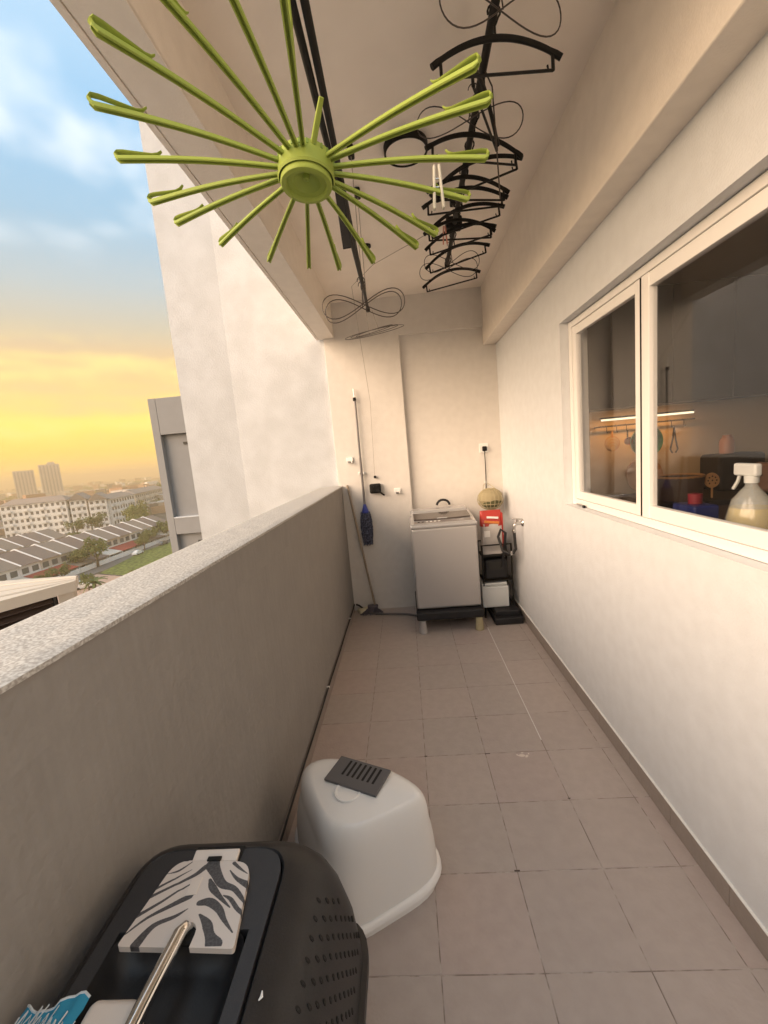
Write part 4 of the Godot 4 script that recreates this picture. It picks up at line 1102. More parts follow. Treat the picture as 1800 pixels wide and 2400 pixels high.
	# white box, black step
	var wb := thing("white_box", "scuffed white polystyrene box on the black step under the rack", "box", Vector3(0.715, 0, -3.66))
	put(wb, "body", Geo.new().rbox(Vector3(0, 0.20, 0), Vector3(0.23, 0.188, 0.24), 0.012, 2).mesh(), M["clear_white"])
	put(wb, "lid", Geo.new().rbox(Vector3(0, 0.3055, 0), Vector3(0.22, 0.021, 0.17), 0.006, 1).mesh(), M["clear_white"])
	wb.position = Vector3(0.70, 0, -3.70)
	var bs := thing("black_step", "low black plastic step box on the tiles beside the machine", "step box", Vector3(0.775, 0, -3.65))
	put(bs, "shell", Geo.new().rbox(Vector3(0, 0.030, 0), Vector3(0.235, 0.058, 0.42), 0.008, 2).mesh(), M["black_rubber"])
	put(bs, "upper_tray", Geo.new().rbox(Vector3(0.0, 0.082, -0.02), Vector3(0.20, 0.045, 0.36), 0.008, 2).mesh(), M["black_rubber"])

func pillow_bag(w: float, y0: float, y1: float, d: float) -> Geo:
	var g := Geo.new()
	var rings := []
	for i in 12:
		var f := float(i) / 11
		var y := lerpf(y0, y1, f)
		var k := (y / 0.385)
		var dd := d * clampf(sin(clampf(k * 0.86 + 0.10, 0, 1) * PI) * 1.05, 0.16, 1.0)
		if y0 <= 0.0 and i == 0: dd = d * 0.75
		var ring := PackedVector3Array()
		for j in 20:
			var a := TAU * j / 20
			var cx := signf(cos(a)) * pow(absf(cos(a)), 0.5)
			var cz := signf(sin(a)) * pow(absf(sin(a)), 0.6)
			ring.append(Vector3(cx * w / 2 * (1 - 0.06 * f), y, cz * dd / 2 + 0.004 * sin(7 * a + 5 * f)))
		rings.append(ring)
	g.grid(rings, true, true, true)
	return g

func blob(c: Vector3, r: Vector3, seed_: int, amp: float) -> Geo:
	var fn := FastNoiseLite.new()
	fn.seed = seed_
	fn.frequency = 1.2
	var rings := []
	for i in 13:
		var la := lerpf(-PI / 2 + 0.02, PI / 2 - 0.02, i / 12.0)
		var ring := PackedVector3Array()
		for j in 18:
			var lo := TAU * j / 18
			var d := Vector3(cos(la) * cos(lo), sin(la), cos(la) * sin(lo))
			ring.append(c + d * r * (1.0 + amp * fn.get_noise_3dv(d * 2.0)))
		rings.append(ring)
	return Geo.new().grid(rings, true, true, true)

# ---------------------------------------------------------------- pet things on the floor
func round_poly(pts: Array, radii, per := 6, total := 0) -> PackedVector2Array:
	# polygon with rounded corners, always `per` points per corner
	var out := PackedVector2Array()
	var n := pts.size()
	for i in n:
		var p: Vector2 = pts[i]
		var a: Vector2 = pts[(i - 1 + n) % n]
		var b: Vector2 = pts[(i + 1) % n]
		var r: float = radii[i] if radii is Array else radii
		var da := (a - p).normalized()
		var db := (b - p).normalized()
		var ra := minf(r, p.distance_to(a) * 0.49)
		var rb := minf(r, p.distance_to(b) * 0.49)
		for j in per:
			var t := float(j) / (per - 1)
			var q0 := p + da * ra
			var q2 := p + db * rb
			out.append(q0.lerp(p, t).lerp(p.lerp(q2, t), t))
	return out

func ring3(poly: PackedVector2Array, y: float) -> PackedVector3Array:
	var r := PackedVector3Array()
	for p in poly: r.append(Vector3(p.x, y, p.y))
	return r

func grow(poly: PackedVector2Array, d: float) -> PackedVector2Array:
	var c := Vector2.ZERO
	for p in poly: c += p / poly.size()
	var o := PackedVector2Array()
	for p in poly: o.append(p + (p - c).normalized() * d)
	return o

func lerp_pts(a: Array, b: Array, f: float) -> Array:
	var o := []
	for i in a.size(): o.append(a[i].lerp(b[i], f))
	return o

func build_litter_box() -> void:
	var o := thing("cat_litter_box", "white hooded corner cat litter box with grey vent panel on top", "litter box")
	# plan corners: right-angled corner towards the carrier, then round; floor level and top
	var base := [Vector2(-0.340, -1.085), Vector2(-0.005, -1.275), Vector2(0.008, -1.40), Vector2(-0.20, -1.60), Vector2(-0.50, -1.62), Vector2(-0.575, -1.50)]
	var topp := [Vector2(-0.318, -1.105), Vector2(-0.022, -1.245), Vector2(-0.035, -1.305), Vector2(-0.165, -1.395), Vector2(-0.40, -1.475), Vector2(-0.480, -1.415)]
	var rad := [0.125, 0.11, 0.08, 0.10, 0.10, 0.12]
	var rings := []
	for y in [0.0, 0.012]:
		rings.append(ring3(round_poly(lerp_pts(base, topp, -0.02), rad), y))
	var tray := put(o, "tray", Geo.new().grid([ring3(round_poly(lerp_pts(base, topp, 0.22), rad), 0.001), ring3(round_poly(lerp_pts(base, topp, 0.12), rad), 0.030), ring3(round_poly(lerp_pts(base, topp, 0.08), rad), 0.036)], true, true, false).mesh(50), M["litter_white"])
	put(o, "rim", Geo.new().grid([ring3(grow(round_poly(lerp_pts(base, topp, 0.06), rad), 0.0), 0.030), ring3(grow(round_poly(lerp_pts(base, topp, 0.0), rad), 0.006), 0.031), ring3(grow(round_poly(lerp_pts(base, topp, 0.0), rad), 0.014), 0.034), ring3(grow(round_poly(lerp_pts(base, topp, 0.0), rad), 0.012), 0.046), ring3(grow(round_poly(lerp_pts(base, topp, 0.0), rad), 0.004), 0.054), ring3(grow(round_poly(lerp_pts(base, topp, 0.02), rad), -0.012), 0.058), ring3(grow(round_poly(lerp_pts(base, topp, 0.06), rad), -0.02), 0.060)], true).mesh(45), M["litter_white"])
	# hood: bulging sides and a rounded shoulder
	var hr := []
	var cen := Vector2(-0.26, -1.31)
	for i in 15:
		var f := i / 14.0
		var y := lerpf(0.056, 0.285, f)
		var k := lerpf(0.05, 0.60, pow(f, 1.9))
		hr.append(ring3(round_poly(lerp_pts(base, topp, k), rad), y))
	for i in 9:
		var a := (i + 1) / 9.0 * PI / 2
		var y := 0.285 + 0.110 * sin(a)
		var k := 0.60 + 0.48 * (1 - cos(a))
		var pts := []
		for p in lerp_pts(base, topp, k): pts.append(cen + (p - cen) * (1.0 - 0.13 * pow(1 - cos(a), 1.3)))
		hr.append(ring3(round_poly(pts, rad), y))
	# lid plane gently domed
	for i in 4:
		var s: float = [0.8, 0.55, 0.3, 0.05][i]
		var pts := []
		for p in lerp_pts(base, topp, 1.08): pts.append(cen + (p - cen) * 0.87 * s)
		hr.append(ring3(round_poly(pts, rad), 0.395 + 0.010 * (1 - s * s)))
	put(o, "hood", Geo.new().grid(hr, true, false, true).mesh(35), M["litter_white"])
	# vent panel
	var vx := Vector3(0.91, 0, 0.41).normalized()
	var vz := Vector3(-0.41, 0, 0.91).normalized()
	var bas := Basis(vx, Vector3.UP, vz) * Basis(Vector3.RIGHT, 0.03)
	var vc := Vector3(-0.255, 0.410, -1.345)
	var vp := put(o, "vent_panel", Geo.new().rbox(Vector3.ZERO, Vector3(0.208, 0.010, 0.118), 0.003, 1).mesh(), M["litter_grey"], Transform3D(bas, vc))
	for i in 7:
		put(vp, "slot", Geo.new().rbox(Vector3(-0.052 + 0.0205 * i, 0.0042, -0.014), Vector3(0.009, 0.003, 0.068), 0.001, 1).mesh(), M["slot_black"])
	# thumb dish below the panel
	put(o, "thumb_dish", Geo.new().lathe([Vector2(0.048, 0.0), Vector2(0.046, 0.0035), Vector2(0.041, 0.004), Vector2(0.035, -0.003), Vector2(0.001, -0.005)], 26, Transform3D(Basis.IDENTITY, Vector3(-0.283, 0.4035, -1.285))).mesh(), M["litter_white"])
	put(o, "door_flap", Geo.new().rbox(Vector3(-0.36, 0.21, -1.572), Vector3(0.20, 0.16, 0.006), 0.003, 1, Basis(Vector3.RIGHT, 0.32)).mesh(), M["litter_grey"])

const ZEBRA := [
		[0.243, 0.013, 0.011, 0.146, 0.126, 0.027, 0.028, 0.164, 0.006],
		[0.291, 0.119, 0.006, 0.165, 0.214, 0.022, 0.010, 0.354, 0.034],
		[0.439, 0.087, 0.065, 0.355, 0.187, 0.048, 0.202, 0.295, 0.032, -0.011, 0.469, 0.041],
		[0.383, 0.281, 0.011, 0.275, 0.363, 0.022, 0.149, 0.516, 0.032, -0.001, 0.671, 0.045],
		[0.405, 0.362, 0.009, 0.381, 0.462, 0.065, 0.264, 0.564, 0.054, 0.111, 0.693, 0.032, 0.003, 0.861, 0.015],
		[0.446, 0.604, 0.009, 0.364, 0.687, 0.043, 0.218, 0.778, 0.059, 0.157, 0.969, 0.086],
		[0.509, 0.062, 0.161, 0.592, 0.186, 0.118, 0.696, 0.321, 0.097, 0.836, 0.380, 0.065, 0.944, 0.489, 0.048, 1.001, 0.561, 0.022],
		[0.542, 0.260, 0.032, 0.600, 0.359, 0.081, 0.703, 0.468, 0.054, 0.851, 0.601, 0.013],
		[0.749, 0.462, 0.016, 0.831, 0.503, 0.043, 0.926, 0.611, 0.048, 0.999, 0.671, 0.045],
		[0.517, 0.540, 0.065, 0.619, 0.532, 0.097, 0.741, 0.616, 0.081, 0.829, 0.736, 0.048, 0.946, 0.868, 0.013],
		[0.573, 0.669, 0.016, 0.676, 0.765, 0.065, 0.754, 0.886, 0.075, 0.821, 0.982, 0.140],
		[0.737, 0.148, 0.013, 0.841, 0.258, 0.043, 0.988, 0.342, 0.086],
		[0.759, 0.049, 0.043, 0.842, 0.123, 0.032, 0.945, 0.196, 0.009]]

func zebra_print() -> ImageTexture:
	# the print of the hatch: u across, v from its hinge to its front edge
	var n := 320
	var im := Image.create(n, n, false, Image.FORMAT_RGB8)
	var pale := lin(0.66, 0.585, 0.53)
	var dark := lin(0.075, 0.070, 0.072)
	var grain := FastNoiseLite.new()
	grain.seed = 8
	grain.frequency = 0.09
	var segs := []
	for s in ZEBRA:
		var pts := []
		for i in range(0, s.size(), 3): pts.append(Vector3(s[i], s[i + 1], s[i + 2] * 0.5))
		# smooth the stroke
		var fine := []
		for i in pts.size() - 1:
			var a: Vector3 = pts[maxi(i - 1, 0)]
			var b: Vector3 = pts[i]
			var c: Vector3 = pts[i + 1]
			var d: Vector3 = pts[mini(i + 2, pts.size() - 1)]
			for k in 5: fine.append(b.cubic_interpolate(c, a, d, k / 5.0))
		fine.append(pts[-1])
		segs.append(fine)
	im.fill(pale)
	for f in segs:
		for p in f:
			pass
		for i in f.size() - 1:
			var a: Vector3 = f[i]
			var b: Vector3 = f[i + 1]
			var r := maxf(a.z, b.z) + 0.01
			var x0 := clampi(int((minf(a.x, b.x) - r) * n), 0, n - 1)
			var x1 := clampi(int((maxf(a.x, b.x) + r) * n), 0, n - 1)
			var y0 := clampi(int((minf(a.y, b.y) - r) * n), 0, n - 1)
			var y1 := clampi(int((maxf(a.y, b.y) + r) * n), 0, n - 1)
			for y in range(y0, y1 + 1):
				for x in range(x0, x1 + 1):
					var q := Vector2((x + 0.5) / n, (y + 0.5) / n)
					var ab := Vector2(b.x - a.x, b.y - a.y)
					var t := clampf((q - Vector2(a.x, a.y)).dot(ab) / maxf(ab.length_squared(), 1e-9), 0, 1)
					if q.distance_to(Vector2(a.x, a.y) + ab * t) < lerpf(a.z, b.z, t):
						var k := 1.0 + 0.35 * grain.get_noise_2d(x, y)
						im.set_pixel(x, y, Color(dark.r * k, dark.g * k, dark.b * k))
	im.generate_mipmaps()
	return ImageTexture.create_from_image(im)

func build_carrier() -> void:
	var o := thing("pet_carrier", "large black plastic pet carrier with zebra print hatch and chrome handle", "pet carrier")
	var sec := [[0.0, -0.590, -0.200, -0.760, -0.10, 0.07], [0.02, -0.598, -0.190, -0.775, -0.09, 0.08], [0.44, -0.603, -0.172, -0.800, -0.07, 0.09], [0.475, -0.604, -0.168, -0.805, -0.07, 0.09],
		[0.480, -0.6045, -0.158, -0.815, -0.065, 0.09], [0.500, -0.6045, -0.158, -0.815, -0.065, 0.09], [0.505, -0.604, -0.169, -0.805, -0.07, 0.09],
		[0.60, -0.602, -0.176, -0.797, -0.075, 0.09], [0.68, -0.598, -0.190, -0.782, -0.085, 0.09], [0.73, -0.590, -0.206, -0.766, -0.095, 0.085], [0.765, -0.580, -0.226, -0.748, -0.11, 0.08], [0.785, -0.570, -0.246, -0.732, -0.125, 0.075], [0.796, -0.560, -0.264, -0.716, -0.14, 0.07], [0.800, -0.552, -0.276, -0.706, -0.15, 0.065], [0.796, -0.548, -0.280, -0.702, -0.154, 0.062]]
	var rings := []
	for s in sec:
		rings.append(ring3(round_poly([Vector2(s[1], s[3]), Vector2(s[2], s[3]), Vector2(s[2], s[4]), Vector2(s[1], s[4])], s[5], 8), s[0]))
	put(o, "shell", Geo.new().grid(rings, true, true, false).mesh(42), M["carrier_black"])
	# raised top panel round the handle well (U shape)
	var outer := round_poly([Vector2(-0.546, -0.700), Vector2(-0.282, -0.700), Vector2(-0.282, -0.156), Vector2(-0.546, -0.156)], [0.06, 0.06, 0.06, 0.06], 7)
	var wx0 := -0.520
	var wx1 := -0.306
	var wz0 := -0.560
	var wz1 := -0.20
	var u := PackedVector2Array()
	# split the frame into two C-shaped halves so that no hole is needed
	for half in 2:
		var poly := PackedVector2Array()
		var xm := -0.414
		if half == 0:
			poly = PackedVector2Array([Vector2(xm, -0.700)])
			for i in range(7, 14): poly.append(outer[i])
			for i in range(14, 21): poly.append(outer[i])
			poly.append(Vector2(xm, -0.156)); poly.append(Vector2(xm, wz1)); poly.append(Vector2(wx1, wz1)); poly.append(Vector2(wx1, wz0)); poly.append(Vector2(xm, wz0))
		else:
			poly = PackedVector2Array([Vector2(xm, -0.156)])
			for i in range(21, 28): poly.append(outer[i])
			for i in range(0, 7): poly.append(outer[i])
			poly.append(Vector2(xm, -0.700)); poly.append(Vector2(xm, wz0)); poly.append(Vector2(wx0, wz0)); poly.append(Vector2(wx0, wz1)); poly.append(Vector2(xm, wz1))
		put(o, "top_panel", Geo.new().prism(poly, 0.790, 0.8035).mesh(30), M["carrier_panel"])
	var well := [[0.802, 0.0], [0.795, 0.004], [0.772, 0.016], [0.760, 0.034]]
	var wr := []
	for s in well:
		wr.append(ring3(round_poly([Vector2(wx0 + s[1], wz0 + s[1]), Vector2(wx1 - s[1], wz0 + s[1]), Vector2(wx1 - s[1], wz1 - s[1]), Vector2(wx0 + s[1], wz1 - s[1])], 0.03, 6), s[0]))
	put(o, "handle_well", Geo.new().grid(wr, true, false, true).mesh(40), M["carrier_black"])
	# hatch: plan outline with the handle notch in its front edge
	var a := Vector2(-0.484, -0.672)
	var b := Vector2(-0.338, -0.664)
	var c := Vector2(-0.316, -0.526)
	var d := Vector2(-0.505, -0.533)
	var hp := round_poly([a, b, c, d], [0.030, 0.030, 0.006, 0.006], 8)
	var outl := PackedVector2Array()
	for i in 24: outl.append(hp[i])
	var nx := 0.018
	var mx := -0.405
	outl.append(Vector2(mx + nx, -0.5293))
	for i in 9:
		var an := PI * i / 8
		outl.append(Vector2(mx + cos(an) * nx, -0.548 - sin(an) * nx))
	outl.append(Vector2(mx - nx, -0.5300))
	for i in range(24, 32): outl.append(hp[i])
	var zm := mat("zebra_hatch", Color.WHITE, 0.45)
	zm.albedo_texture = zebra_print()
	var uvf := func(p: Vector3) -> Vector2:
		var v := (p.z + 0.669) / 0.139
		return Vector2((p.x - lerpf(-0.490, -0.505, v)) / lerpf(0.158, 0.189, v), v)
	var hatch := put(o, "hatch", Geo.new().prism(outl, 0.8045, 0.8135).mesh(30, uvf), zm)
	put(hatch, "hatch_edge", Geo.new().prism(outl, 0.8037, 0.8043).mesh(30), M["cream_plastic"])
	put(hatch, "crest", Geo.new().rbox(Vector3(-0.425, 0.8140, -0.622), Vector3(0.018, 0.0016, 0.030), 0.0006, 1, Basis(Vector3.UP, 0.1)).mesh(), M["cream_plastic"])
	var rec := put(o, "latch_recess", Geo.new().rbox(Vector3(-0.413, 0.804, -0.688), Vector3(0.094, 0.003, 0.034), 0.001, 1).mesh(), M["slot_black"])
	put(o, "latch", Geo.new().rbox(Vector3(-0.412, 0.810, -0.680), Vector3(0.086, 0.008, 0.022), 0.003, 2, Basis(Vector3.RIGHT, 0.25)).mesh(), M["cream_plastic"])
	put(o, "latch_notch", Geo.new().rbox(Vector3(-0.411, 0.8145, -0.671), Vector3(0.026, 0.004, 0.008), 0.001, 1).mesh(), M["slot_black"])
	# chrome handle
	put(o, "handle_socket", Geo.new().rbox(Vector3(-0.404, 0.800, -0.556), Vector3(0.032, 0.010, 0.030), 0.004, 2).mesh(), M["slot_black"])
	put(o, "handle", Geo.new().tube(PackedVector3Array([Vector3(-0.407, 0.801, -0.562), Vector3(-0.408, 0.812, -0.556), Vector3(-0.4095, 0.817, -0.545), Vector3(-0.413, 0.8215, -0.45), Vector3(-0.419, 0.826, -0.22), Vector3(-0.42, 0.80, -0.19)]), [0.009, 0.0105, 0.011, 0.011, 0.011, 0.010], 18).mesh(), M["chrome"])
	put(o, "handle_pad", Geo.new().rbox(Vector3(-0.462, 0.788, -0.40), Vector3(0.075, 0.05, 0.15), 0.014, 3).mesh(), M["cream_plastic"])
	# side vents, one slot after another
	var sm := Geo.new().lathe([Vector2(0.001, 0.0), Vector2(0.0032, 0.0), Vector2(0.0036, -0.003), Vector2(0.001, -0.004)], 10, Transform3D(Basis(Vector3.BACK, -PI / 2) * Basis.from_scale(Vector3(1.9, 1.0, 1.0)), Vector3.ZERO)).mesh()
	for r in 11:
		for q in 9:
			var y := 0.555 + 0.0195 * r
			var z := -0.735 + 0.030 * q + (0.015 if r % 2 else 0.0)
			if z < -0.76 + (y - 0.5) * 0.35: continue
			var x := 0.0
			for i in range(7, 13):
				if y >= sec[i - 1][0] and y <= sec[i][0]:
					x = lerpf(sec[i - 1][2], sec[i][2], (y - sec[i - 1][0]) / (sec[i][0] - sec[i - 1][0]))
			var ti := 0.15 if y < 0.70 else (0.42 if y < 0.745 else 0.6)
			put(o, "vent_slot", sm, M["slot_black"], Transform3D(Basis(Vector3.BACK, ti), Vector3(x + 0.0012, y, z)))
	for q in [Vector3(-0.262, 0.7975, -0.475)]:
		put(o, "white_chip", Geo.new().tube(PackedVector3Array([q, q + Vector3(0.003, 0.0, -0.004), q + Vector3(0.002, 0.001, -0.010)]), [0.0008, 0.0022, 0.0008], 5).mesh(), M["white_plastic"])
	# blue printed cloth on the carrier's shoulder
	var rg := []
	var fn := FastNoiseLite.new()
	fn.seed = 4
	fn.frequency = 18.0
	for i in 15:
		var row := PackedVector3Array()
		for j in 13:
			var px := -0.590 + 0.085 * j / 12.0
			var pz := -0.468 + 0.18 * i / 14.0 + 0.010 * sin(j * 0.45)
			row.append(Vector3(px, 0.812 + 0.008 * fn.get_noise_2d(px, pz) - 0.10 * maxf(0.0, -0.555 - px) + 0.003 * sin(j * 1.9), pz))
		rg.append(row)
	var cl := thing("blue_cloth", "crumpled bright blue printed cloth lying on the pet carrier", "cloth")
	put(cl, "fabric", Geo.new().grid(rg, false).mesh(60), M["cloth_blue"])
	for k in 4:
		var pp := PackedVector3Array()
		for i in 9:
			var px := -0.585 + 0.018 * k + 0.004 * i
			var pz := -0.450 + 0.006 * k + (0.02 if i % 2 else 0.0) - 0.003 * i * 0.5 + 0.004 * sin(i * 2.0 + k)
			pp.append(Vector3(px, 0.8145 + 0.008 * fn.get_noise_2d(px, pz) - 0.10 * maxf(0.0, -0.555 - px) + 0.003, pz))
		put(cl, "printed_line", Geo.new().tube(pp, 0.0012, 4, false, 0.5).mesh(), M["cloth_white"])
	# cloth hem
	put(cl, "hem", Geo.new().tube(rg[0], 0.0016, 5).mesh(), M["cloth_white"])

# ---------------------------------------------------------------- outside the balcony
func build_neighbours() -> void:
	# fin of the same tower beside the end wall, folded back towards its outer edge
	var o := thing("white_tower_wall", "tall white rendered tower wall rising beside the parapet end", "building")
	var f := [Vector2(-0.612, -4.065), Vector2(-1.560, -4.080), Vector2(-1.560, -4.9), Vector2(-0.612, -4.9)]
	var p2 := [Vector2(-1.5605, -4.084), Vector2(-2.045, -4.020), Vector2(-2.12, -4.9), Vector2(-1.5605, -4.9)]
	put(o, "front_face", Geo.new().prism(PackedVector2Array(f), GROUND, 14.0).mesh(20), M["tower_paint"])
	put(o, "splayed_face", Geo.new().prism(PackedVector2Array(p2), GROUND, 14.0).mesh(20), M["tower_paint"])
	slab(o, "floor_slab", Vector3(-0.606, -3.0, -4.9), Vector3(1.2, -0.62, ZF), M["tower_paint"])
	slab(o, "upper_parapet", Vector3(-0.704, YC + 0.52, -4.05), Vector3(-0.55, YC + 1.2, ZE), M["tower_paint"])
	# grey block further off with recessed panels
	var z0 := -18.0
	var k := thing("grey_tower_block", "grey tower block with tall recessed panels beyond the white wall", "building")
	var xa := -10.62
	var xb := -6.4
	var zf := z0
	put(k, "core", Geo.new().span(Vector3(xa + 0.05, GROUND, zf - 6.0), Vector3(xb, 4.6, zf - 0.24)).mesh(), M["grey_render"])
	put(k, "corner_pier", Geo.new().rbox(Vector3(xa + 0.16, (GROUND + 4.65) / 2, zf - 0.16), Vector3(0.32, 4.65 - GROUND, 0.32), 0.01, 1).mesh(), M["grey_render"])
	for i in 7:
		var yt := 3.12 - 4.35 * i
		put(k, "spandrel", Geo.new().rbox(Vector3((xa + 0.325 + xb) / 2, yt + 0.76, zf - 0.161), Vector3(xb - xa - 0.33, 1.53 if i == 0 else 0.72, 0.31), 0.01, 1).mesh(), M["grey_render"], Transform3D(Basis.IDENTITY, Vector3(0, 0.0 if i == 0 else -0.41, 0)))
		slab(k, "recess_panel", Vector3(xa + 0.33, yt - 3.60, zf - 0.239), Vector3(xb - 0.01, yt - 0.02, zf - 0.225), M["grey_render"])
		put(k, "panel_lintel", Geo.new().rbox(Vector3((xa + 0.33 + xb) / 2, yt - 3.62, zf - 0.12), Vector3(xb - xa - 0.34, 0.05, 0.26), 0.008, 1).mesh(), M["tower_paint"])
		put(k, "vent_grille", Geo.new().rbox(Vector3(-9.34, yt - 0.42, zf - 0.20), Vector3(0.22, 0.10, 0.06), 0.008, 1).mesh(), M["louvre_dark"])

func quad_prism(p: Array, y0: float, y1: float) -> ArrayMesh:
	return Geo.new().prism(PackedVector2Array(p), y0, y1).mesh(20)

func build_ac_unit() -> void:
	var led := top("service_ledge", Geo.new().span(Vector3(-2.6, 0.40, -1.95), Vector3(XO - 0.002, 0.52, 0.9)).mesh(), M["tower_paint"], "narrow concrete ledge outside the parapet carrying the air conditioner", "ledge")
	tag(led, "", "", "", "thing")
	var o := thing("air_conditioner_cage", "cream metal cage with dark louvres round the outdoor air conditioner", "air conditioner")
	var fr := Vector2(-1.345, -1.572)
	var fl := fr + (Vector2(-1.45, -1.37) - fr) * 3.6
	var tr := Vector2(-1.425, -1.69)
	var tl := tr + (Vector2(-1.776, -1.695) - tr) * 2.6
	var yt := 1.13
	# roof: sheet with three pressed ribs and a deep front edge
	put(o, "roof_sheet", quad_prism([fr.lerp(tr, 0.12), tr, tl, fl.lerp(tl, 0.12)], yt - 0.018, yt), M["cream_metal"])
	for k in 3:
		var s := 0.28 + 0.25 * k
		var a := fr.lerp(tr, s)
		var b := fl.lerp(tl, s)
		put(o, "rib", Geo.new().tube(PackedVector3Array([Vector3(a.x, yt + 0.001, a.y), Vector3(b.x, yt + 0.001, b.y)]), 0.008, 6, false, 0.6).mesh(), M["cream_metal"])
	var n := (fl - fr).orthogonal().normalized()
	if n.x < 0: n = -n
	put(o, "front_rail", quad_prism([fr, fl, fl.lerp(tl, 0.12), fr.lerp(tr, 0.12)], yt - 0.034, yt + 0.006), M["cream_metal"])
	put(o, "end_rail", quad_prism([fr + (tr - fr) * 0.13, tr, tr + (tl - tr) * 0.04, fr.lerp(tr, 0.13) + (fl - fr) * 0.03], yt - 0.034, yt - 0.019), M["cream_metal"])
	# posts
	for q in [[0.02, 0.06], [0.85, 0.06]]:
		var a := fr.lerp(fl, q[0])
		var b := tr.lerp(tl, q[0])
		put(o, "post", quad_prism([a.lerp(b, 0.15), a.lerp(b, 0.15) + (fl - fr).normalized() * 0.05, a.lerp(b, 0.15) + (fl - fr).normalized() * 0.05 + (b - a).normalized() * 0.045, a.lerp(b, 0.15) + (b - a).normalized() * 0.045], 0.521, yt - 0.035), M["cream_metal"])
		put(o, "rear_post", quad_prism([b, b + Vector2(-0.05, 0), b + Vector2(-0.05, 0.04), b + Vector2(0, 0.04)], 0.521, yt - 0.019), M["cream_metal"])
	# louvre slats in front of the unit
	var ga := fr.lerp(fl, 0.11) + (tr - fr) * 0.25
	var gb := fr.lerp(fl, 0.98) + (tr - fr) * 0.25
	for i in 17:
		var y := yt - 0.048 - 0.026 * i
		var dirv := Vector3(gb.x - ga.x, 0, gb.y - ga.y)
		var c3 := Vector3((ga.x + gb.x) / 2, y, (ga.y + gb.y) / 2)
		var bx := dirv.normalized()
		var bz := bx.cross(Vector3.UP)
		put(o, "louvre_slat", Geo.new().rbox(Vector3.ZERO, Vector3(dirv.length(), 0.004, 0.034), 0.0015, 1, Basis(bx, Vector3.UP, -bz) * Basis(Vector3.RIGHT, 0.6)).mesh(), M["kitchen_brown"], Transform3D(Basis.IDENTITY, c3))
	put(o, "unit_body", quad_prism([ga + (tr - fr) * 0.25, gb + (tr - fr) * 0.25, gb + (tl - fl) * 0.7, ga + (tr - fr) * 0.9], 0.521, yt - 0.036), M["louvre_dark"])

# ---------------------------------------------------------------- the town below
func leaf_crown(seed_: int, count: int, size: float) -> ArrayMesh:
	var r := RandomNumberGenerator.new()
	r.seed = seed_
	var clumps := []
	for i in 11:
		var a := r.randf() * TAU
		var el := r.randf_range(-0.35, 1.0)
		var d := r.randf_range(0.35, 0.75)
		clumps.append([Vector3(cos(a) * d, el * 0.55, sin(a) * d), r.randf_range(0.28, 0.46)])
	var g := Geo.new()
	for i in count:
		var c: Array = clumps[r.randi() % clumps.size()]
		var dir := Vector3(r.randfn(), r.randfn(), r.randfn()).normalized()
		var p: Vector3 = c[0] + dir * c[1] * pow(r.randf(), 0.4)
		var u := Vector3(r.randfn(), r.randfn(), r.randfn()).normalized()
		var v := u.cross(dir).normalized()
		if v.length() < 0.5: continue
		var s := size * r.randf_range(0.6, 1.3)
		g.quad(p - u * s, p - v * s * 0.6, p + u * s, p + v * s * 0.6)
	return g.mesh(0.0)

var crowns := []
func tree(at: Vector3, h: float, w: float, kind: int, label: String, group: String) -> void:
	var o := thing("broadleaf_tree", label, "tree", at, group)
	var tg := Geo.new()
	tg.tube(PackedVector3Array([Vector3.ZERO, Vector3(0.02 * h, 0.3 * h, 0), Vector3(0, 0.62 * h, 0.02 * h)]), [0.045 * h, 0.032 * h, 0.014 * h], 7)
	for i in 4:
		var a := TAU * i / 4.0 + kind
		tg.tube(PackedVector3Array([Vector3(0.01 * h, 0.32 * h, 0), Vector3(cos(a) * w * 0.22, 0.52 * h, sin(a) * w * 0.22), Vector3(cos(a) * w * 0.36, 0.68 * h, sin(a) * w * 0.36)]), [0.02 * h, 0.013 * h, 0.005 * h], 5)
	put(o, "trunk", tg.mesh(), M["trunk"])
	put(o, "crown", crowns[kind % crowns.size()], M["leaf_%d" % (kind % 4)], Transform3D(Basis(Vector3.UP, kind * 1.7) * Basis.from_scale(Vector3(w * 0.55, h * 0.52, w * 0.55)), Vector3(0, h * 0.66, 0)))

func local_slab(parent: Node, called: String, c: Vector3, s: Vector3, m: Material) -> MeshInstance3D:
	return put(parent, called, unit_box, m, Transform3D(Basis.from_scale(s), c))

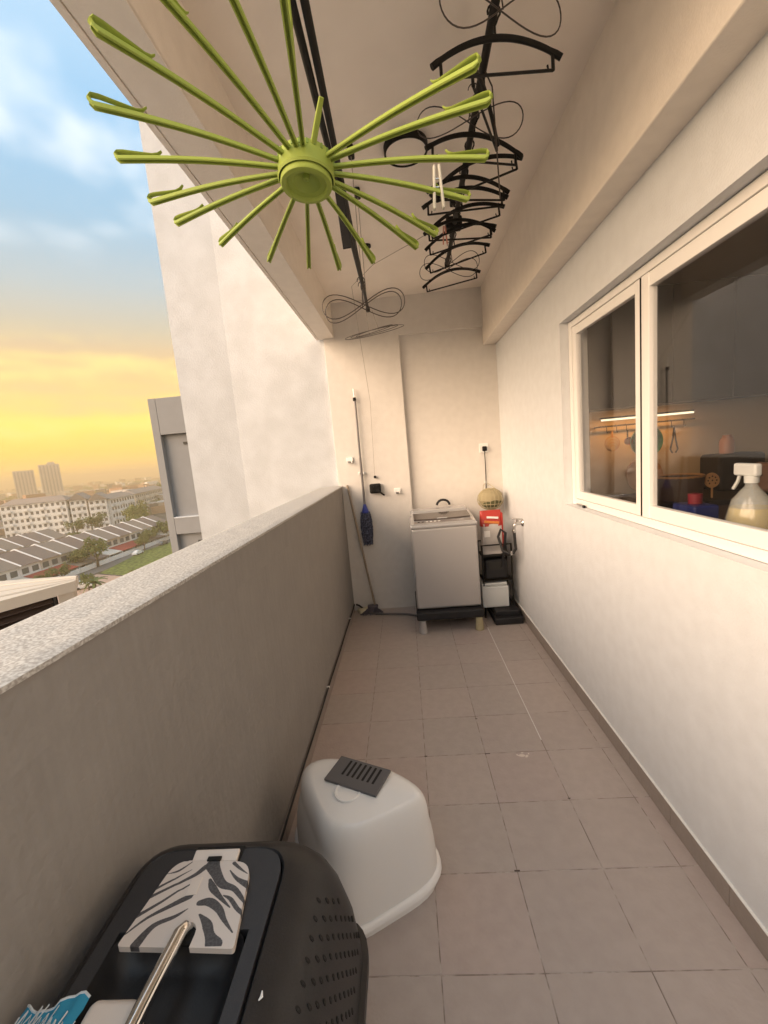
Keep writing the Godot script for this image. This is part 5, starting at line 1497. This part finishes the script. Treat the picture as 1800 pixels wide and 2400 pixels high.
func flats(called_label: String, p0: Vector2, p1: Vector2, h: float, depth: float, floors: int, bays: int, wall: Material, gable := false) -> void:
	var mid := (p0 + p1) / 2
	var d := p1 - p0
	var l := d.length()
	var ang := atan2(-d.y, d.x)
	var o := thing("apartment_block", called_label, "apartment block", Vector3(mid.x, GROUND, mid.y), "white walk up apartment blocks below", ang)
	# local +x runs along the facade; find which side faces the balcony
	var s := 1.0 if (o.basis.inverse() * (Vector3(0, 0, 0) - o.position)).z > 0 else -1.0
	local_slab(o, "wall", Vector3(0, h / 2, -s * depth / 2), Vector3(l, h, depth), wall)
	var rg := Geo.new()
	var ov := 0.8
	var e := h + 0.05
	var rh := 2.6 if not gable else 3.4
	if gable:
		var a := [Vector3(-l / 2 - ov, e, s * ov), Vector3(l / 2 + ov, e, s * ov), Vector3(0, e + rh, s * ov)]
		var b := [Vector3(-l / 2 - ov, e, -s * (depth + ov)), Vector3(l / 2 + ov, e, -s * (depth + ov)), Vector3(0, e + rh, -s * (depth + ov))]
		rg.tri(a[0], a[1], a[2]); rg.tri(b[1], b[0], b[2])
		rg.quad(a[0], a[2], b[2], b[0]); rg.quad(a[2], a[1], b[1], b[2]); rg.quad(a[1], a[0], b[0], b[1])
	else:
		var c := [Vector3(-l / 2 - ov, e, s * ov), Vector3(l / 2 + ov, e, s * ov), Vector3(l / 2 + ov, e, -s * (depth + ov)), Vector3(-l / 2 - ov, e, -s * (depth + ov))]
		var r0 := Vector3(-l / 2 + depth * 0.35, e + rh, -s * depth / 2)
		var r1 := Vector3(l / 2 - depth * 0.35, e + rh, -s * depth / 2)
		rg.quad(c[0], c[1], r1, r0); rg.quad(c[2], c[3], r0, r1); rg.tri(c[1], c[2], r1); rg.tri(c[3], c[0], r0); rg.quad(c[3], c[2], c[1], c[0])
	put(o, "roof", rg.mesh(10), M["flat_roof"])
	var fh := h / floors
	for fl in floors:
		for b in bays:
			var x := -l / 2 + l * (b + 0.5) / bays
			var w := l / bays * 0.50
			local_slab(o, "window", Vector3(x, fh * (fl + 0.58), s * 0.04), Vector3(w, fh * 0.44, 0.10), M["window_dark"])
			if b % 3 == 1:
				local_slab(o, "balcony_front", Vector3(x, fh * (fl + 0.20), s * 0.85), Vector3(l / bays * 0.92, fh * 0.34, 0.12), wall)
				local_slab(o, "balcony_slab", Vector3(x, fh * (fl + 0.02), s * 0.5), Vector3(l / bays * 0.94, 0.16, 0.9), wall)
				local_slab(o, "balcony_hood", Vector3(x, fh * (fl + 0.93), s * 0.5), Vector3(l / bays * 0.94, 0.12, 0.9), wall)
		local_slab(o, "floor_band", Vector3(0, fh * (fl + 1) - 0.12, s * 0.10), Vector3(l, 0.20, 0.24), wall)
	# near end wall windows
	for fl in floors:
		for q in [-0.25, -0.7]:
			local_slab(o, "window", Vector3(l / 2 + 0.03, fh * (fl + 0.58), s * q * depth), Vector3(0.08, fh * 0.4, 1.4), M["window_dark"])

func terrace_house(at: Vector3, turn: float, w: float, i: int, label: String, grp: String) -> void:
	# local +x is the street side
	var o := thing("terraced_house", label, "house", at, grp, turn)
	var wall: Material = [M["flat_cream"], M["flat_white"], M["flat_white"], M["flat_cream"]][i % 4]
	var roof: Material = [M["house_roof"], M["house_roof2"], M["house_roof3"]][i % 3]
	local_slab(o, "wall", Vector3(-6.5, 3.0, 0), Vector3(13.0, 6.0, w - 0.1), wall)
	var rg := Geo.new()
	var hw := w / 2 - 0.12
	var e0 := Vector3(0.7, 5.85, -hw)
	var e1 := Vector3(0.7, 5.85, hw)
	var r0 := Vector3(-6.5, 9.2, -hw)
	var r1 := Vector3(-6.5, 9.2, hw)
	var b0 := Vector3(-13.7, 5.85, -hw)
	var b1 := Vector3(-13.7, 5.85, hw)
	rg.quad(e0, e1, r1, r0); rg.quad(r0, r1, b1, b0); rg.tri(e0, r0, b0); rg.tri(e1, b1, r1); rg.quad(e0, b0, b1, e1)
	put(o, "roof", rg.mesh(10), roof)
	# parapet strip on the party wall
	var pg := Geo.new()
	for q in [[Vector3(0.8, 5.9, 0), Vector3(-6.5, 9.35, 0)], [Vector3(-6.5, 9.35, 0), Vector3(-13.8, 5.9, 0)]]:
		pg.tube(PackedVector3Array([q[0] + Vector3(0, 0.0, w / 2), q[1] + Vector3(0, 0.0, w / 2)]), 0.26, 4)
	put(o, "party_wall", pg.mesh(10), M["flat_white"])
	for q in [-0.24, 0.24]:
		local_slab(o, "window", Vector3(0.03, 4.3, q * w), Vector3(0.12, 1.5, w * 0.30), M["window_dark"])
	local_slab(o, "front_band", Vector3(0.10, 3.1, 0), Vector3(0.3, 0.35, w - 0.2), M["flat_white"])
	var pr := put(o, "porch_roof", unit_box, [M["house_roof3"], M["red_roof"], M["house_roof2"], M["flat_cream"], M["red_roof"]][(i * 3) % 5], Transform3D(Basis(Vector3.BACK, -0.22) * Basis.from_scale(Vector3(5.0, 0.18, w - 0.3)), Vector3(3.0, 2.5, 0)))
	local_slab(o, "porch_front", Vector3(5.6, 0.7, 0), Vector3(0.2, 1.4, w - 0.2), M["flat_white"])
	local_slab(o, "porch_post", Vector3(5.0, 1.0, -w * 0.42), Vector3(0.25, 2.0, 0.25), M["flat_white"])
	local_slab(o, "porch_post", Vector3(5.0, 1.0, w * 0.42), Vector3(0.25, 2.0, 0.25), M["flat_white"])
	local_slab(o, "front_door", Vector3(0.04, 1.1, w * 0.22), Vector3(0.14, 2.1, 1.0), M["door_wood"])
	local_slab(o, "window", Vector3(0.04, 1.4, -w * 0.2), Vector3(0.12, 1.3, w * 0.36), M["window_dark"])

func small_car(at: Vector3, turn: float, m: Material, label: String) -> void:
	var o := thing("parked_car", label, "car", at, "cars parked by the lawn", turn)
	var rings := []
	for s in [[-2.1, 0.55, 0.75], [-2.0, 0.85, 0.86], [-1.3, 0.95, 0.88], [-0.9, 1.38, 0.70], [0.5, 1.42, 0.70], [1.1, 1.0, 0.86], [2.0, 0.80, 0.85], [2.1, 0.5, 0.74]]:
		rings.append(PackedVector3Array([Vector3(s[0], 0.3, -s[2]), Vector3(s[0], s[1], -s[2] * 0.9), Vector3(s[0], s[1], s[2] * 0.9), Vector3(s[0], 0.3, s[2])]))
	put(o, "body", Geo.new().grid(rings, true, true, true).mesh(25), m)
	for x in [-1.3, 1.3]:
		for z in [-0.8, 0.8]:
			put(o, "wheel", Geo.new().lathe([Vector2(0.001, -0.1), Vector2(0.32, -0.1), Vector2(0.32, 0.1), Vector2(0.001, 0.1)], 12, Transform3D(Basis(Vector3.RIGHT, PI / 2), Vector3(x, 0.32, z))).mesh(), M["black_rubber"])
	local_slab(o, "windscreen", Vector3(0.85, 1.12, 0), Vector3(0.06, 0.3, 1.2), M["window_dark"])

func build_town() -> void:
	for i in 4: crowns.append(leaf_crown(100 + i, 900, 0.085))
	# ground sheet to the horizon
	var gd := put(self, numbered("ground"), Geo.new().box(Vector3(-1500, GROUND - 0.5, -1800), Vector3(6000, 1.0, 5600)).mesh(), M["city_ground"])
	tag(gd, "hazy town ground reaching to the horizon", "ground", "", "structure")
	var lw := put(self, numbered("lawn"), quad_prism([Vector2(-88, -112), Vector2(-70, -104), Vector2(-58, -112), Vector2(-66, -150), Vector2(-88, -172), Vector2(-93, -140)], GROUND, GROUND + 0.05), M["lawn"])
	tag(lw, "bright green sports lawn below the towers", "lawn", "", "structure")
	var pv := put(self, numbered("pavement"), quad_prism([Vector2(-88, -111), Vector2(-70, -103), Vector2(-58, -111), Vector2(-50, -80), Vector2(-75, -70), Vector2(-90, -90)], GROUND, GROUND + 0.06), M["pink_paving"])
	tag(pv, "pinkish paved square at the end of the lawn", "pavement", "", "structure")
	var rd := put(self, numbered("road"), Geo.new().span(Vector3(-94.5, GROUND, -210), Vector3(-89.5, GROUND + 0.04, -60)).mesh(), M["asphalt"])
	tag(rd, "narrow asphalt street along the terraced houses", "road", "", "structure")
	# terraces: near row and the row behind it
	var ords := ["first", "second", "third", "fourth", "fifth", "sixth", "seventh", "eighth", "ninth", "tenth", "eleventh", "twelfth", "thirteenth"]
	for i in 13:
		terrace_house(Vector3(-101.0, GROUND, -92.0 - 6.4 * i), 0.0, 6.4, i, "brown roofed terraced house beside the lawn, %s along from the street corner by the square" % ords[i], "terraced houses beside the lawn")
	for i in 7:
		terrace_house(Vector3(-131.0, GROUND, -112.0 - 6.4 * i), 0.0, 6.4, i + 1, "brown roofed terraced house in the row behind, %s from its end nearer the square" % ords[i], "terraced houses of the second row")
	# four and five storey flats
	flats("pale blue white apartment block at the end of the long row", Vector2(-222, -180), Vector2(-203.5, -195.5), 17.0, 10, 5, 6, M["flat_blue"])
	flats("longest white apartment block with five rows of dark windows", Vector2(-200, -198), Vector2(-172.5, -206), 17.0, 10, 5, 12, M["flat_white"])
	flats("white gabled stair block beside the longest apartment block", Vector2(-171.5, -207), Vector2(-165.0, -210), 16.4, 12, 5, 3, M["flat_white"], true)
	flats("white gabled apartment block standing forward of its row", Vector2(-163.5, -209.5), Vector2(-156.5, -213), 15.5, 14, 5, 3, M["flat_white"], true)
	flats("cream apartment block running back from the gabled one", Vector2(-156.5, -216), Vector2(-163.0, -246), 15.0, 10, 4, 9, M["flat_white"])
	flats("cream apartment block furthest along the receding row", Vector2(-165, -250), Vector2(-183, -312), 15.0, 10, 4, 16, M["flat_cream"])
	# trees one can tell apart
	var ts := [[-95, -121, 8.5, 8.0, 0, "round green tree standing in the street before the terrace"], [-97.5, -118, 6.5, 6.0, 2, "smaller tree leaning against the round street tree"],
		[-96, -190, 13, 12, 1, "large dark tree past the last terraced house"], [-104, -206, 14, 13, 0, "broad tree between terrace end and flats"], [-112, -214, 13, 12, 2, "tree before the cream flats"],
		[-90, -176, 9, 9, 2, "yellow green tree at the far lawn edge"], [-84, -178, 8, 8, 0, "low round tree at the far lawn edge"], [-93, -158, 6, 5, 1, "slim tree between lawn and porches"],
		[-150, -196, 9, 11, 3, "dark wide tree in front of the gabled flats"], [-158, -192, 8, 9, 1, "dark tree under the longest apartment block"], [-140, -165, 5, 8, 3, "low dark tree between the terraces and flats"],
		[-92, -104, 5, 5, 1, "bushy tree beside the nearest porch"], [-91, -98, 4.5, 5, 3, "dark bushy tree at the corner of the pinkish square"], [-78, -95, 4, 4, 0, "small tree on the paved square"], [-196, -330, 14, 13, 3, "tall dark tree behind the farthest flats"], [-205, -345, 13, 12, 1, "middle one of three tall trees behind the farthest flats"], [-212, -352, 16, 12, 3, "tallest of three dark trees behind the farthest flats"], [-222, -300, 12, 10, 3, "lone dark tree on the town side of the flats"],
		[-124, -188, 11, 11, 0, "broad green tree at the far terrace end before the cream flats"], [-130, -197, 13, 12, 2, "highest yellow green tree before the cream flats"], [-121, -178, 8, 8, 1, "dark tree pressed against the terrace end wall"], [-97, -152, 6, 7, 2, "leafy tree over the porches halfway along the lawn"], [-98, -163, 7, 7, 0, "green tree over the last red porch roof"],
		[-93.5, -142, 5, 5, 2, "light green street tree between the two parked cars"], [-94, -166, 7, 6, 0, "rounded tree by the last porches of the terrace"], [-80, -184, 10, 10, 1, "broad dark tree closing the far end of the lawn"], [-74, -170, 7, 8, 2, "pale green tree on the tower side of the lawn"], [-68, -98, 3.5, 4.5, 2, "clipped bush on the edge of the paved square"], [-120, -128, 6, 6, 3, "tree in the back lane between both terraces"], [-121, -146, 7, 6, 1, "taller tree in the back lane between both terraces"]]
	for t in ts: tree(Vector3(t[0], GROUND, t[1]), t[2], t[3], t[4], t[5], "town trees")
	# palm by the paved square
	var pm := thing("palm_tree", "spiky palm tree beyond the air conditioner cage", "tree", Vector3(-62, GROUND, -77))
	put(pm, "trunk", Geo.new().tube(PackedVector3Array([Vector3.ZERO, Vector3(0.2, 3, 0), Vector3(0.1, 6.5, 0.1)]), [0.28, 0.2, 0.17], 8).mesh(), M["trunk"])
	for i in 16:
		var a := TAU * i / 16 + 0.2
		var up := 0.9 if i % 2 else 0.25
		var pts := []
		for k in 6:
			var s := k / 5.0
			pts.append(Vector3(cos(a) * 2.6 * s, 6.5 + 2.6 * up * s - 1.9 * s * s, sin(a) * 2.6 * s))
		var fg := Geo.new()
		for k in 5:
			for sd in [-1, 1]:
				var p: Vector3 = pts[k]
				var q: Vector3 = pts[k + 1]
				var sv: Vector3 = Vector3(-sin(a), -0.35, cos(a)) * 0.34 * sd * (1.0 - k / 6.5)
				fg.quad(p, q, q + sv, p + sv * 0.9)
		put(pm, "frond", fg.mesh(0.0), M["leaf_1"])
	small_car(Vector3(-84, GROUND + 0.06, -99), 0.4, M["flat_blue"], "pale blue car parked on the pinkish square")
	small_car(Vector3(-80.5, GROUND + 0.06, -97), 0.5, M["flat_white"], "white car parked on the pinkish square")
	small_car(Vector3(-91.5, GROUND + 0.05, -135), 1.57, M["flat_white"], "white car in the street beside the lawn")
	small_car(Vector3(-91.5, GROUND + 0.05, -150), 1.57, M["window_dark"], "dark car in the street beside the lawn")
	# two far slabs and the low skyline
	for q in [[Vector2(-0.681, -0.732), 820.0, 24.0, 47.0, "pale far tower standing alone in the haze"], [Vector2(-0.653, -0.757), 800.0, 24.5, 53.0, "taller far tower with a stepped top in the haze"]]:
		var p: Vector2 = q[0] * q[1]
		var o := thing("distant_tower", q[4], "tower", Vector3(p.x, GROUND, p.y), "", atan2(0.68, 0.73))
		local_slab(o, "shaft", Vector3(0, q[3] / 2, 0), Vector3(q[2], q[3], 9.0), M["far_tower"])
		for i in 6:
			local_slab(o, "window_strip", Vector3(-q[2] / 2 + q[2] * (i + 0.5) / 6.0, q[3] / 2, 4.6), Vector3(q[2] / 14.0, q[3] * 0.94, 0.4), M["grey_render"])
		if q[3] > 50: local_slab(o, "roof_block", Vector3(3, q[3] + 1.6, 0), Vector3(9, 3.2, 6), M["far_tower"])
	# countless low roofs and trees towards the horizon
	var r := RandomNumberGenerator.new()
	r.seed = 9
	var mm := MultiMesh.new()
	mm.transform_format = MultiMesh.TRANSFORM_3D
	mm.use_colors = true
	mm.mesh = unit_box
	mm.instance_count = 9000
	var pal := [lin(0.50, 0.46, 0.42), lin(0.36, 0.20, 0.13), lin(0.42, 0.27, 0.18), lin(0.62, 0.58, 0.54), lin(0.22, 0.18, 0.15), lin(0.45, 0.36, 0.28)]
	for i in mm.instance_count:
		var az := deg_to_rad(r.randf_range(22, 58))
		var dist := 320.0 * pow(9.0, pow(r.randf(), 1.15))
		var p := Vector3(-sin(az) * dist, GROUND, -cos(az) * dist)
		var s := Vector3(r.randf_range(6, 18), r.randf_range(3.5, 7.5) * (2.2 if r.randf() < 0.04 else 1.0), r.randf_range(6, 11))
		mm.set_instance_transform(i, Transform3D(Basis(Vector3.UP, r.randf_range(-0.3, 0.3) + (0.8 if i % 3 else 0.0)) * Basis.from_scale(s), p + Vector3(0, s.y / 2, 0)))
		mm.set_instance_color(i, Color(pal[r.randi() % 6]).srgb_to_linear())
	var tm := mat("town_mass", Color.WHITE, 0.95)
	tm.vertex_color_use_as_albedo = true
	var mi := MultiMeshInstance3D.new()
	mi.name = "far_rooftops"
	mi.multimesh = mm
	mi.material_override = tm
	add_child(mi)
	tag(mi, "mass of hazy rooftops stretching to the horizon", "rooftops", "", "stuff")
	var m2 := MultiMesh.new()
	m2.transform_format = MultiMesh.TRANSFORM_3D
	m2.mesh = leaf_crown(120, 160, 0.2)
	m2.instance_count = 2400
	for i in m2.instance_count:
		var az := deg_to_rad(r.randf_range(22, 58))
		var dist := 325.0 * pow(5.0, r.randf())
		var s := r.randf_range(3, 6.5)
		m2.set_instance_transform(i, Transform3D(Basis(Vector3.UP, r.randf() * 6) * Basis.from_scale(Vector3(s * 1.5, s, s * 1.5)), Vector3(-sin(az) * dist, GROUND + s * 0.7, -cos(az) * dist)))
	var ti := MultiMeshInstance3D.new()
	ti.name = "far_treetops_foliage"
	ti.multimesh = m2
	ti.material_override = M["leaf_1"]
	add_child(ti)
	tag(ti, "scattered treetops among the hazy rooftops", "trees", "", "stuff")

func _ready() -> void:
	rng.seed = 2024
	unit_box = Geo.new().box(Vector3.ZERO, Vector3.ONE).mesh(0.0)
	make_view()
	make_materials()
	build_balcony()
	build_window()
	build_kitchen()
	build_neighbours()
	build_town()
	build_ac_unit()
	build_umbrella_dryer()
	build_rods()
	build_hangers()
	build_ceiling_lamp()
	build_washing_machine()
	build_end_wall_things()
	build_litter_box()
	build_carrier()
